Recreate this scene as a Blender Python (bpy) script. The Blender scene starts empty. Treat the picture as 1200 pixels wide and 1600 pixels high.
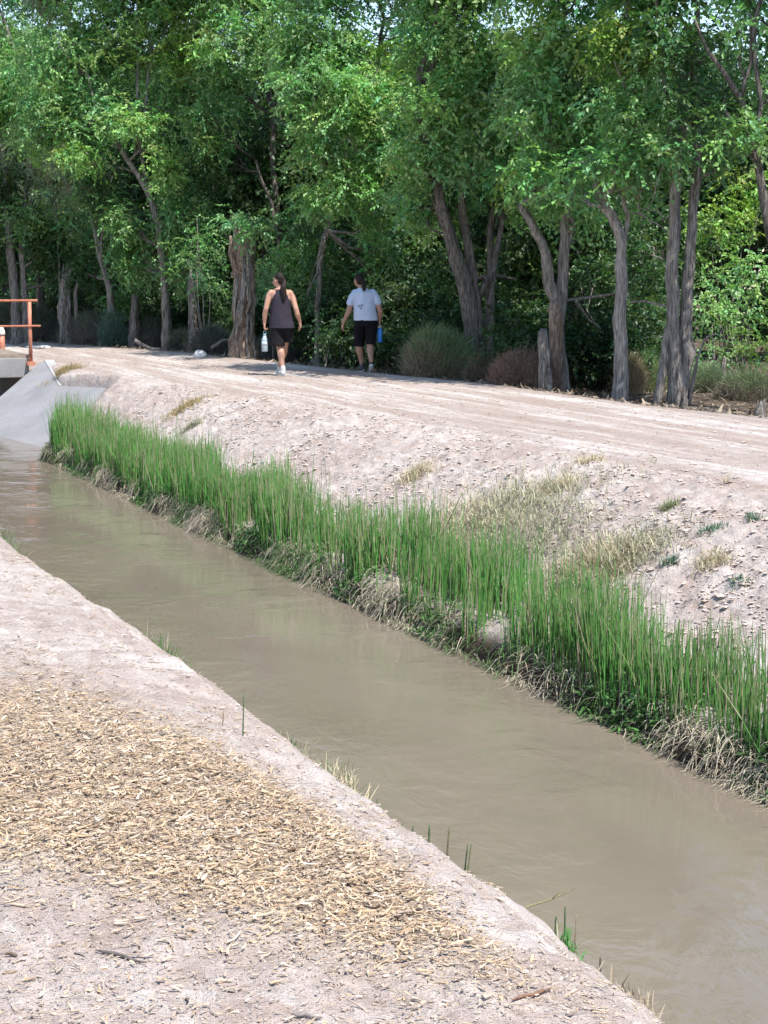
import bpy, math, random
import numpy as np
R = math.radians
rng = np.random.default_rng(7)
random.seed(7)
sc = bpy.context.scene
COL = sc.collection

# ------------------------------------------------------------------ camera numbers, frame of the canal
F = 2800.0; EYE = 1.6; PITCH = math.atan(368 / F); A = math.atan2(1125, 2800)
sA, cA = math.sin(A), math.cos(A)
WATER = -1.0

def ray(u, v):
    x = (u - 600) / F; y = (800 - v) / F
    return (x, y * math.sin(PITCH) + math.cos(PITCH), y * math.cos(PITCH) - math.sin(PITCH))
def px(u, v, z=0.0):
    d = ray(u, v); t = (z - EYE) / d[2]
    return np.array((d[0] * t, d[1] * t, z))
def at(u, v, Y):
    d = ray(u, v); t = Y / d[1]
    return np.array((d[0] * t, Y, EYE + d[2] * t))
def W(s, t, z=0.0):                       # along canal, across canal -> world
    return np.array((-sA * s + cA * t, cA * s + sA * t, z))
def ST(p):
    return (-sA * p[0] + cA * p[1], cA * p[0] + sA * p[1])

# ------------------------------------------------------------------ noise
def _h(ix, iy, k):
    n = (ix.astype(np.int64) * 374761393 + iy.astype(np.int64) * 668265263 + k * 974711) & 0xffffffff
    n = ((n ^ (n >> 13)) * 1274126177) & 0xffffffff
    n = (n ^ (n >> 16)) & 0xffffffff
    return n / 4294967295.0
def vn(x, y, k=0):
    x = np.asarray(x, float); y = np.asarray(y, float)
    ix = np.floor(x); iy = np.floor(y); fx = x - ix; fy = y - iy
    fx = fx * fx * (3 - 2 * fx); fy = fy * fy * (3 - 2 * fy)
    a = _h(ix, iy, k); b = _h(ix + 1, iy, k); c = _h(ix, iy + 1, k); d = _h(ix + 1, iy + 1, k)
    return (a * (1 - fx) + b * fx) * (1 - fy) + (c * (1 - fx) + d * fx) * fy
def fbm(x, y, k=0, o=4):
    r = 0; a = .5; x = np.asarray(x, float); y = np.asarray(y, float)
    for i in range(o):
        r = r + a * (vn(x, y, k + i) - .5); x, y = x * 1.9 + y * .35 + 3.1, y * 1.9 - x * .35 + 7.7; a *= .55
    return r
def ss(a, b, x):
    q = np.clip((np.asarray(x, float) - a) / (b - a), 0, 1); return q * q * (3 - 2 * q)

# ------------------------------------------------------------------ the apron's plane and outline (world points)
_bl = px(0, 682, WATER); _b0 = px(65, 698, WATER); _pt = W(34.0, 6.72, .02)
_apn = np.cross(_b0 - _bl, _pt - _bl); _apn = _apn / np.linalg.norm(_apn); _apn = _apn if _apn[2] > 0 else -_apn
def on_plane(u, v):
    d = np.array(ray(u, v)); o = np.array((0, 0, EYE)); k = np.dot(_bl - o, _apn) / np.dot(d, _apn); return o + d * k
def plane_z(x, y): return _bl[2] - (_apn[0] * (x - _bl[0]) + _apn[1] * (y - _bl[1])) / _apn[2]
def _pp(s, t): q = W(s, t); return np.array((q[0], q[1], plane_z(q[0], q[1])))
AP_PTS = [_bl + (_bl - _b0) * 4.2 + (_bl - _pt) * .06, _b0 + (_bl - _pt) * .06, on_plane(128, 652), on_plane(92, 603), _pt, _pp(37.5, 6.3)]
AP_PTS.insert(3, on_plane(165, 606))
_ea = on_plane(60, 569); _eb = on_plane(0, 620); AP_PTS[0] = _ea + (_eb - _ea) * ((-1.12 - _ea[2]) / (_eb[2] - _ea[2])); AP_PTS[-1] = _ea
_app = np.array([(ST(p)[0], ST(p)[1]) for p in AP_PTS])
def in_apron(s, t, grow=.12):
    c = _app.mean(0); P = c + (_app - c) * (1 + grow / 1.5); ins = np.zeros(np.shape(s), bool); n = len(P)
    for i in range(n):
        (x1, y1), (x2, y2) = P[i], P[(i + 1) % n]
        ins ^= ((y1 > t) != (y2 > t)) & (s < (x2 - x1) * (t - y1) / (y2 - y1 + 1e-12) + x1)
    return ins

# ------------------------------------------------------------------ ground heights in canal frame
def top_t(s):  return np.interp(s, [-20, 8, 14, 18, 23, 27, 31, 36, 60], [7.3, 7.35, 7.65, 7.8, 7.3, 7.0, 6.75, 6.8, 6.8])
def far_t(s):  return np.interp(s, [-20, 12, 17, 19, 24, 27, 31, 36, 42, 60, 110], [11.6, 11.5, 11.25, 11.05, 11.15, 10.7, 10.4, 10.0, 8.6, 5.0, -6])
def mulch(s, t):
    w = .28 * fbm(s * 1.3, t * 1.3, 50, 3)
    lo = np.interp(t, [.4, .9, 1.2, 1.6, 2.0], [5.4, 5.0, 4.55, 4.2, 3.9]) + w
    hi = np.interp(t, [.4, 1.0, 1.5, 1.75, 2.0], [6.9, 6.9, 6.5, 5.6, 4.3]) + w
    return ss(lo - .9, lo + .25, s) * (1 - ss(hi - .6, hi + 1.5, s)) * ss(-.6, .5, t) * (1 - ss(1.72 + w * .3, 1.98 + w * .3, t))
def height(s, t, detail=True):
    s = np.asarray(s, float); t = np.asarray(t, float)
    tp = top_t(s); fr = far_t(s)
    wob = .13 * fbm(s * .8, t * 0, 3, 3) + .07 * fbm(s * 4.5, t * 0, 8, 3)
    tt = t - np.interp(s, [4, 6, 8.5, 12], [.045, .02, -.01, -.06]) * np.exp(-((t - 2.2) / 1.2) ** 2) + wob * np.exp(-((t - 2.2) / .8) ** 2) + .22 * fbm(s * 1.5, t * 0 + 4, 5, 3) * np.exp(-((t - 5.05) / .35) ** 2)
    z = np.interp(tt, [-3, .8, 1.3, 1.75, 2.02, 2.3, 3.05, 3.3, 4.0, 4.8, 4.98, 5.06, 5.16, 5.5, 5.9], [.06, 0, -.015, -.05, -.11, -.32, -1.08, -1.5, -1.7, -1.5, -1.1, -.93, -.84, -.77, -.66])
    f = np.clip((t - 5.9) / np.maximum(tp - 5.9, .3), 0, 1.6)
    bank = -.66 + .66 * (1 - (1 - np.minimum(f, 1)) ** 1.35)
    z = np.where(t > 5.9, bank, z)
    z = z - .035 * np.exp(-((t - tp) / .35) ** 2) * (t > 5.9)
    # path: slight crown and two ruts
    on = ss(0, .4, t - tp) * (1 - ss(-.4, .1, t - fr))
    z = z + on * (.03 - .035 * np.exp(-((t - tp - 1.0) / .22) ** 2) - .03 * np.exp(-((t - tp - 2.5) / .25) ** 2))
    # drop behind the path
    beyond = ss(-.05, .7, t - fr)
    z = z - .17 * beyond + beyond * .25 * fbm(s * .5, t * .5, 20, 3) + .05 * np.exp(-((t - fr + .05) / .25) ** 2)
    # room for the concrete apron
    x_ = -sA * s + cA * t; y_ = cA * s + sA * t
    ap = in_apron(s, t).astype(float)
    pz = plane_z(x_, y_)
    z = np.where(ap > 0, np.minimum(z, pz - .16), z)
    for g in (.2, .3, .4, .5, .6, .7): z = np.where(in_apron(s, t, g), np.minimum(z, pz - .16 + .9 * (g - .12) + .05 * vn(s * 5, t * 5, 150)), z)
    z = np.where((s > 33.7) & (s < 37.6) & (t > 4.3) & (t < 6.35), -1.4, z)
    z = z - .6 * ss(25.9, 26.6, s - (t - 5) * .4) * (1 - ss(5.1, 5.45, t)) * (t > 4.5)
    ap = np.maximum(ap, (s > 29) & (t > 4.5) & (t < 7))
    if detail:
        bankm = ss(5.0, 5.4, t) * (1 - ss(-.3, .5, t - tp)) * (1 - ap)
        cl = np.abs(fbm(s * 5.5, t * 6.5, 30, 4)) * .125 + np.maximum(0, vn(s * 9, t * 13, 31) - .55) * .075 + np.maximum(0, vn(s * 19, t * 23, 37) - .5) * .05
        z = z + bankm * (cl + .10 * fbm(s * .9, t * 1.2, 33, 2))
        z = z + on * (.022 * fbm(s * 3, t * 9, 34, 3) + .008 * vn(s * 22, t * 22, 35))
        lf = 1 - ss(2.2, 3.0, t)
        z = z + lf * (.045 * fbm(s * 2.2, t * 3.0, 36, 4) + .012 * np.maximum(0, vn(s * 17, t * 21, 38) - .35) + .09 * fbm(s * 5, t * 5, 40, 3) * ss(1.75, 2.1, t)
                      + .012 * fbm(s * 34, t * 38, 41, 2))
        z = z + beyond * .07 * fbm(s * 4, t * 4, 42, 3)
    return z

# ------------------------------------------------------------------ objects
def tag(o, label=None, cat=None, group=None, kind=None):
    if label: o['label'] = label
    if cat: o['category'] = cat
    if group: o['group'] = group
    if kind: o['kind'] = kind
    return o
def empty(name, loc=(0, 0, 0), rz=0.0):
    o = bpy.data.objects.new(name, None); COL.objects.link(o); o.location = loc; o.rotation_euler = (0, 0, rz)
    o.empty_display_size = .1
    return o
def meshobj(name, V, Fc, mat, parent=None, smooth=True, cols=None, colname='tint', origin=None):
    me = bpy.data.meshes.new(name)
    V = np.asarray(V, np.float32)
    if origin is not None: V = V - np.asarray(origin, np.float32)
    if isinstance(Fc, list) and len(Fc) and not isinstance(Fc[0], np.ndarray):
        lens = np.array([len(f) for f in Fc], np.int32); flat = np.concatenate([np.asarray(f, np.int32) for f in Fc])
    elif isinstance(Fc, list):
        lens = np.concatenate([np.full(len(f), f.shape[1], np.int32) for f in Fc]); flat = np.concatenate([f.reshape(-1) for f in Fc]).astype(np.int32)
    else:
        lens = np.full(len(Fc), Fc.shape[1], np.int32); flat = Fc.reshape(-1).astype(np.int32)
    me.vertices.add(len(V)); me.vertices.foreach_set('co', V.reshape(-1))
    me.loops.add(len(flat)); me.loops.foreach_set('vertex_index', flat)
    me.polygons.add(len(lens))
    st = np.zeros(len(lens), np.int32); st[1:] = np.cumsum(lens)[:-1]
    me.polygons.foreach_set('loop_start', st)
    try: me.polygons.foreach_set('loop_total', lens)
    except Exception: pass
    me.polygons.foreach_set('use_smooth', np.full(len(lens), smooth))
    if cols is not None:
        at_ = me.attributes.new(colname, 'FLOAT_COLOR', 'POINT')
        c = np.ones((len(V), 4), np.float32); c[:, :3] = cols
        at_.data.foreach_set('color', c.reshape(-1))
    me.update(calc_edges=True); me.validate()
    if mat: me.materials.append(mat)
    o = bpy.data.objects.new(name, me); COL.objects.link(o)
    if parent: o.parent = parent
    return o

class MB:
    def __init__(self): self.v = []; self.f = []; self.n = 0; self.c = []
    def add(self, V, Fc, col=None):
        V = np.asarray(V, float)
        self.v.append(V); self.f += [tuple(int(i) + self.n for i in q) for q in Fc]; self.n += len(V)
        self.c.append(np.tile(np.array(col if col is not None else (1, 1, 1), float), (len(V), 1)))
    def tube(self, P, rad, n=8, cap=True, col=None, rough=0.0, flat=1.0, k=0):
        P = [np.asarray(p, float) for p in P]; m = len(P)
        if np.isscalar(rad): rad = [rad] * m
        V = []; prev = None
        for i, p in enumerate(P):
            d = P[min(i + 1, m - 1)] - P[max(i - 1, 0)]; d = d / (np.linalg.norm(d) + 1e-9)
            if prev is None:
                a = np.cross(d, (0.02, 1, 0.03)) if abs(d[1]) < .9 else np.cross(d, (1, 0, 0))
            else: a = prev - d * np.dot(prev, d)
            a = a / (np.linalg.norm(a) + 1e-9); prev = a; b = np.cross(d, a)
            for j in range(n):
                th = 2 * math.pi * j / n
                q = 1 + rough * (2 * _h(np.array([j + k * 31]), np.array([int(i / 1.5)]), 9)[0] - 1) if rough else 1
                V.append(p + (a * math.cos(th) + b * math.sin(th) * flat) * rad[i] * q)
        Fc = [(i * n + j, i * n + (j + 1) % n, (i + 1) * n + (j + 1) % n, (i + 1) * n + j) for i in range(m - 1) for j in range(n)]
        if cap: Fc += [tuple(range(n - 1, -1, -1)), tuple((m - 1) * n + j for j in range(n))]
        self.add(V, Fc, col)
    def box(self, c, h, ax=None, bev=0.0, col=None):
        ax = np.eye(3) if ax is None else np.asarray(ax, float)
        c = np.asarray(c, float); V = []
        for z in (-1, 1):
            for x, y in ((-1, -1), (1, -1), (1, 1), (-1, 1)):
                V.append(c + ax[0] * x * h[0] + ax[1] * y * h[1] + ax[2] * z * h[2])
        self.add(V, [(3, 2, 1, 0), (4, 5, 6, 7), (0, 1, 5, 4), (1, 2, 6, 5), (2, 3, 7, 6), (3, 0, 4, 7)], col)
    def ell(self, c, r, n=10, m=7, col=None):
        V = [np.array(c) + np.array((0, 0, -r[2]))]
        for i in range(1, m):
            ph = -math.pi / 2 + math.pi * i / m
            for j in range(n):
                th = 2 * math.pi * j / n
                V.append(np.array(c) + np.array((r[0] * math.cos(ph) * math.cos(th), r[1] * math.cos(ph) * math.sin(th), r[2] * math.sin(ph))))
        V.append(np.array(c) + np.array((0, 0, r[2])))
        Fc = [(0, 1 + (j + 1) % n, 1 + j) for j in range(n)]
        for i in range(m - 2):
            Fc += [(1 + i * n + j, 1 + i * n + (j + 1) % n, 1 + (i + 1) * n + (j + 1) % n, 1 + (i + 1) * n + j) for j in range(n)]
        L = len(V) - 1; b = 1 + (m - 2) * n
        Fc += [(L, b + j, b + (j + 1) % n) for j in range(n)]
        self.add(V, Fc, col)
    def build(self, name, mat, parent=None, smooth=True, origin=None, bevel=0.0, usecol=False):
        o = meshobj(name, np.concatenate(self.v), self.f, mat, parent, smooth, np.concatenate(self.c) if usecol else None, origin=origin)
        if bevel:
            b = o.modifiers.new('bevel', 'BEVEL'); b.width = bevel; b.segments = 2; b.limit_method = 'ANGLE'
        return o

# ------------------------------------------------------------------ materials
class Mat:
    def __init__(self, name, rough=.8, spec=.3, base=(.5, .5, .5)):
        self.m = bpy.data.materials.new(name); self.m.use_nodes = True; self.t = self.m.node_tree
        self.b = self.t.nodes['Principled BSDF']; self.out = self.t.nodes['Material Output']
        self.b.inputs['Roughness'].default_value = rough; self.b.inputs['Specular IOR Level'].default_value = spec
        self.b.inputs['Base Color'].default_value = (*base, 1)
    def n(self, typ, **kw):
        nd = self.t.nodes.new(typ)
        for k, v in kw.items():
            if hasattr(nd, k) and not k in nd.inputs.keys(): setattr(nd, k, v)
            else: self.set(nd.inputs[k.replace('_', ' ')] if k.replace('_', ' ') in nd.inputs else nd.inputs[k], v)
        return nd
    def set(self, inp, v):
        if isinstance(v, bpy.types.NodeSocket): self.t.links.new(v, inp)
        elif isinstance(v, (tuple, list)) and len(v) == 3 and inp.type == 'RGBA': inp.default_value = (*v, 1)
        else: inp.default_value = v
    def coord(self, scale=(1, 1, 1), kind='Object'):
        tc = self.n('ShaderNodeTexCoord'); mp = self.n('ShaderNodeMapping', Vector=tc.outputs[kind]); mp.inputs['Scale'].default_value = scale
        return mp.outputs[0]
    def noise(self, scale, detail=4, rough=.6, sc=(1, 1, 1), dist=0.0):
        nd = self.n('ShaderNodeTexNoise', Vector=self.coord(sc)); nd.inputs['Scale'].default_value = scale
        nd.inputs['Detail'].default_value = detail; nd.inputs['Roughness'].default_value = rough; nd.inputs['Distortion'].default_value = dist
        return nd.outputs[0]
    def ramp(self, fac, stops):
        nd = self.n('ShaderNodeValToRGB'); self.t.links.new(fac, nd.inputs[0]); e = nd.color_ramp.elements
        while len(e) > len(stops): e.remove(e[0])
        while len(e) < len(stops): e.new(1)
        for i, (p, c) in enumerate(stops):
            e[i].position = p; e[i].color = (*c, 1) if isinstance(c, tuple) else (c, c, c, 1)
        return nd.outputs[0]
    def mix(self, fac, a, b, mode='MIX'):
        nd = self.t.nodes.new('ShaderNodeMix'); nd.data_type = 'RGBA'; nd.blend_type = mode
        self.set(nd.inputs[0], fac); self.set(nd.inputs[6], a); self.set(nd.inputs[7], b)
        return nd.outputs[2]
    def math(self, op, a, b=0.0):
        nd = self.t.nodes.new('ShaderNodeMath'); nd.operation = op; self.set(nd.inputs[0], a); self.set(nd.inputs[1], b); return nd.outputs[0]
    def attr(self, name):
        return self.n('ShaderNodeAttribute', attribute_name=name)
    def color(self, v): self.set(self.b.inputs['Base Color'], v)
    def bump(self, h, dist, strength=1.0):
        nd = self.n('ShaderNodeBump', Height=h, Strength=strength, Distance=dist)
        prev = self.b.inputs['Normal']
        if prev.is_linked: self.t.links.new(prev.links[0].from_socket, nd.inputs['Normal'])
        self.t.links.new(nd.outputs[0], prev)

def leaf_mat(name, base, var=.25, trans=.45, rough=.45):
    m = Mat(name, rough, .35)
    a = m.attr('tint').outputs[0]
    c = m.mix(1.0, a, base, 'MULTIPLY')
    nz = m.noise(.9, 2, .5)
    c = m.mix(m.ramp(nz, [(.3, 0.0), (.7, 1.0)]), c, m.mix(1.0, c, (1.0 + var, 1.0 + var * .6, .75), 'MULTIPLY'))
    m.color(c)
    tr = m.n('ShaderNodeBsdfTranslucent'); m.set(tr.inputs[0], m.mix(1.0, c, (1.1, 1.3, .6), 'MULTIPLY'))
    mx = m.n('ShaderNodeMixShader'); mx.inputs[0].default_value = trans
    m.t.links.new(m.b.outputs[0], mx.inputs[1]); m.t.links.new(tr.outputs[0], mx.inputs[2]); m.t.links.new(mx.outputs[0], m.out.inputs[0])
    return m.m
def bark_mat(name, c1, c2, c3, vs=3.0):
    m = Mat(name, .92, .15)
    n1 = m.noise(vs * 4, 6, .65, (2.2, 2.2, .35)); n2 = m.noise(1.6, 3, .5)
    c = m.ramp(n1, [(.32, c1), (.5, c2), (.68, c3)])
    c = m.mix(m.ramp(n2, [(.4, 0.0), (.65, .6)]), c, m.mix(.5, c, c3))
    n3 = m.noise(34, 4, .65, (1.6, 1.6, .14)); c = m.mix(m.ramp(n3, [(.40, .65), (.52, 0.0)]), c, tuple(x * .45 for x in c1)); m.color(c); m.bump(n1, .06, 1.0); m.bump(n3, .02, 1.0); m.bump(m.noise(30, 3, .6, (1.5, 1.5, .5)), .01, .8)
    return m.m
def plain_mat(name, c, rough=.7, spec=.3, var=.15, scale=20, bump=0.0, metal=0.0):
    m = Mat(name, rough, spec)
    n1 = m.noise(scale, 4, .6)
    d = tuple(x * (1 - var) for x in c); e = tuple(min(1, x * (1 + var)) for x in c)
    m.color(m.ramp(n1, [(.3, d), (.7, e)])); m.b.inputs['Metallic'].default_value = metal
    if bump: m.bump(n1, bump)
    return m.m

# ------------------------------------------------------------------ ground
def ground_material():
    m = Mat('dry_soil', .95, .12)
    at_ = m.attr('mask'); sep = m.n('ShaderNodeSeparateColor'); m.t.links.new(at_.outputs[0], sep.inputs[0])
    mu, fo, we = sep.outputs
    pa = at_.outputs[3]
    big = m.noise(.55, 4, .55); mid = m.noise(4.5, 5, .65); fine = m.noise(28, 5, .7); vf = m.noise(110, 3, .6)
    c = m.ramp(big, [(.3, (.47, .375, .335)), (.5, (.60, .51, .465)), (.7, (.68, .61, .57))])
    c = m.mix(m.ramp(mid, [(.38, .7), (.56, 0.0)]), c, (.41, .31, .265)); c = m.mix(m.ramp(m.noise(3.2, 6, .75, (2.2, .8, 1), .8), [(.52, 0.0), (.66, .6)]), c, (.76, .71, .67))
    c = m.mix(m.ramp(fine, [(.56, 0.0), (.72, .6)]), c, (.72, .66, .62))
    c = m.mix(m.ramp(vf, [(.3, .45), (.45, 0.0)]), c, (.30, .22, .18))
    # long wheel-smoothed streaks on the path
    st1 = m.noise(1.0, 6, .62, (2.4, .16, 1)); st2 = m.noise(1.0, 5, .6, (7.5, .35, 1))
    pc = m.ramp(st1, [(.38, (.45, .36, .315)), (.50, (.54, .455, .41)), (.60, (.74, .68, .64))])
    pc = m.mix(m.ramp(st2, [(.40, .6), (.54, 0.0)]), pc, (.45, .35, .305))
    pc = m.mix(m.ramp(st2, [(.56, 0.0), (.68, .7)]), pc, (.78, .73, .69))
    pc = m.mix(m.ramp(mid, [(.42, .35), (.62, 0.0)]), pc, (.42, .32, .27))
    c = m.mix(pa, c, pc)
    mc = m.ramp(fine, [(.3, (.24, .17, .12)), (.5, (.46, .355, .26)), (.7, (.66, .54, .42))])
    c = m.mix(m.math('MULTIPLY', mu, .8), c, mc)
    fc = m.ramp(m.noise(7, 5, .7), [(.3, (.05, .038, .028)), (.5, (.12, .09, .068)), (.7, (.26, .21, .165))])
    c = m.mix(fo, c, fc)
    c = m.mix(we, c, (.07, .053, .038))
    c = m.mix(1.0, c, (.785, .785, .775), 'MULTIPLY')
    m.color(c)
    m.bump(m.noise(9, 6, .75, (1.3, .8, 1), .5), .055, .85); m.bump(fine, .012, .7); m.bump(vf, .004, .7)
    return m.m

def axis(pts):
    out = []
    for a, b, st in pts:
        n = max(1, int(round((b - a) / st))); out += list(np.linspace(a, b, n, endpoint=False))
    return np.array(out + [pts[-1][1]])
t_ax = axis([(-90, -6, 6), (-6, -1.2, .3), (-1.2, .2, .06), (.2, 2.5, .02), (2.5, 3.2, .035), (3.2, 4.8, .2), (4.8, 5.4, .025), (5.4, 8.0, .03), (8.0, 11.6, .06), (11.6, 16, .12), (16, 30, .6), (30, 140, 5)])
sl = [2.6]
while sl[-1] < 46: sl.append(sl[-1] + max(.02, .0036 * sl[-1]))
s_ax = np.concatenate([axis([(-50, -4, 4), (-4, 2.2, .2)])[:-1], np.array(sl), axis([(47, 70, 1), (70, 240, 6)])])
S, T = np.meshgrid(s_ax, t_ax, indexing='ij')
Z = height(S, T)
nr, nc = S.shape
idx = np.arange(nr * nc).reshape(nr, nc)
Fg = np.stack([idx[:-1, :-1], idx[:-1, 1:], idx[1:, 1:], idx[1:, :-1]], -1).reshape(-1, 4)
tp, fr = top_t(S), far_t(S)
mk = np.zeros((nr * nc, 4), np.float32)
wv = .5 * fbm(S * .7, T * .7, 60, 3)
mk[:, 0] = mulch(S, T).ravel()
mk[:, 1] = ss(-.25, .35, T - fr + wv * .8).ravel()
mk[:, 2] = ((1 - ss(-.90, -.76, Z + .2 * wv)) * (T > 4)).ravel() + ((1 - ss(-1.02, -.9, Z)) * (T <= 4)).ravel()
pth = (ss(-.25, .35, T - tp + wv * .5) * (1 - ss(-.2, .3, T - fr))).ravel()
mk[:, 3] = pth
me_v = np.stack([T, S, Z], -1).reshape(-1, 3)           # local x = across, local y = along the canal
ground = meshobj('ground', me_v, Fg[:, ::1], ground_material(), smooth=True)
a_ = ground.data.attributes.new('mask', 'FLOAT_COLOR', 'POINT'); a_.data.foreach_set('color', mk.reshape(-1))
ground.rotation_euler = (0, 0, A); tag(ground, kind='structure')

# ------------------------------------------------------------------ water
def water_material():
    m = Mat('muddy_water', .06, .5)
    m.b.inputs['IOR'].default_value = 1.33
    n1 = m.noise(.8, 3, .5, (1, .5, 1))
    m.color(m.ramp(n1, [(.35, (.160, .132, .100)), (.65, (.190, .158, .120))]))
    rip = m.noise(5.5, 4, .55, (1.0, .45, 1), .6); fine = m.noise(26, 3, .5, (1.0, .5, 1), .4); patch = m.ramp(m.noise(.9, 3, .6), [(.47, .03), (.66, 1.0)])
    tcx = m.n('ShaderNodeSeparateXYZ', Vector=m.coord()); edge = m.ramp(m.math('DIVIDE', m.math('SUBTRACT', tcx.outputs[0], 2.9), .95), [(0.0, 1.0), (1.0, 0.0)]); patch = m.math('ADD', patch, m.math('MULTIPLY', edge, 1.3))
    m.bump(m.math('MULTIPLY', rip, m.math('ADD', patch, .12)), .022, .6)
    m.bump(m.math('MULTIPLY', fine, patch), .006, .5)
    return m.m
wg = np.array([(2.4, -30, WATER), (5.6, -30, WATER), (5.6, 75, WATER), (2.4, 75, WATER)])
water = meshobj('canal_water', wg, np.array([[0, 1, 2, 3]]), water_material(), smooth=False)
water.rotation_euler = (0, 0, A); tag(water, kind='structure')

# ------------------------------------------------------------------ ribbons and stalks (many small pieces in one mesh)
def gz(p):                                 # ground height under world points (n,2)
    s = -sA * p[..., 0] + cA * p[..., 1]; t = cA * p[..., 0] + sA * p[..., 1]
    return height(s, t)
def wst(s, t):
    return np.stack([-sA * s + cA * t, cA * s + sA * t], -1)
def ribbons(P, D, L, Wd, curl, mseg=3, up=None, thick=0.0):
    """P base (n,3), D unit direction (n,3), L length, Wd width, curl (n,3) bend vector added *f^2. Returns V,F"""
    n = len(P); U = np.tile(np.array([0, 0, 1.]), (n, 1)) if up is None else up
    side = np.cross(D, U); side /= (np.linalg.norm(side, axis=1, keepdims=True) + 1e-9)
    V = []; k = mseg + 1
    for i in range(k):
        f = i / mseg
        c = P + D * (L * f)[:, None] + curl * (f * f)
        w = (Wd * (1 - .75 * f ** 2.5))[:, None] * .5
        V += [c - side * w, c + side * w]
    V = np.stack(V, 1)                    # n, 2k, 3
    base = (np.arange(n) * 2 * k)[:, None, None]
    q = np.array([[2 * i, 2 * i + 1, 2 * i + 3, 2 * i + 2] for i in range(mseg)])[None]
    Fc = (base + q).reshape(-1, 4)
    return V.reshape(-1, 3), Fc
def prisms(P, top, r0, r1, mid=None):
    """three-sided tapering stalks from P to top through mid"""
    n = len(P); mid = (P + top) / 2 if mid is None else mid
    V = []
    for c, r in ((P, r0), (mid, (r0 + r1) / 2), (top, r1)):
        for j in range(3):
            th = 2 * math.pi * j / 3
            V.append(c + np.stack([np.cos(th) * r, np.sin(th) * r, 0 * r], -1))
    V = np.stack(V, 1); base = (np.arange(n) * 9)[:, None, None]
    q = np.array([[i * 3 + j, i * 3 + (j + 1) % 3, (i + 1) * 3 + (j + 1) % 3, (i + 1) * 3 + j] for i in range(2) for j in range(3)])[None]
    return V.reshape(-1, 3), (base + q).reshape(-1, 4)

def tint_mat(name, rough=.8, spec=.2, trans=0.0):
    m = Mat(name, rough, spec); a = m.attr('tint').outputs[0]
    c = m.mix(m.ramp(m.noise(35, 3, .6), [(.3, 0.0), (.7, .5)]), a, m.mix(1.0, a, (.7, .68, .62), 'MULTIPLY'))
    m.color(c)
    if trans:
        tr = m.n('ShaderNodeBsdfTranslucent'); m.set(tr.inputs[0], c); mx = m.n('ShaderNodeMixShader'); mx.inputs[0].default_value = trans
        m.t.links.new(m.b.outputs[0], mx.inputs[1]); m.t.links.new(tr.outputs[0], mx.inputs[2]); m.t.links.new(mx.outputs[0], m.out.inputs[0])
    return m.m
M_CHIP = tint_mat('wood_chip', .85, .15); M_BLADE = tint_mat('grass_blade', .6, .3, .3); M_DRY = tint_mat('dry_stem', .85, .15, .15)

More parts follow.
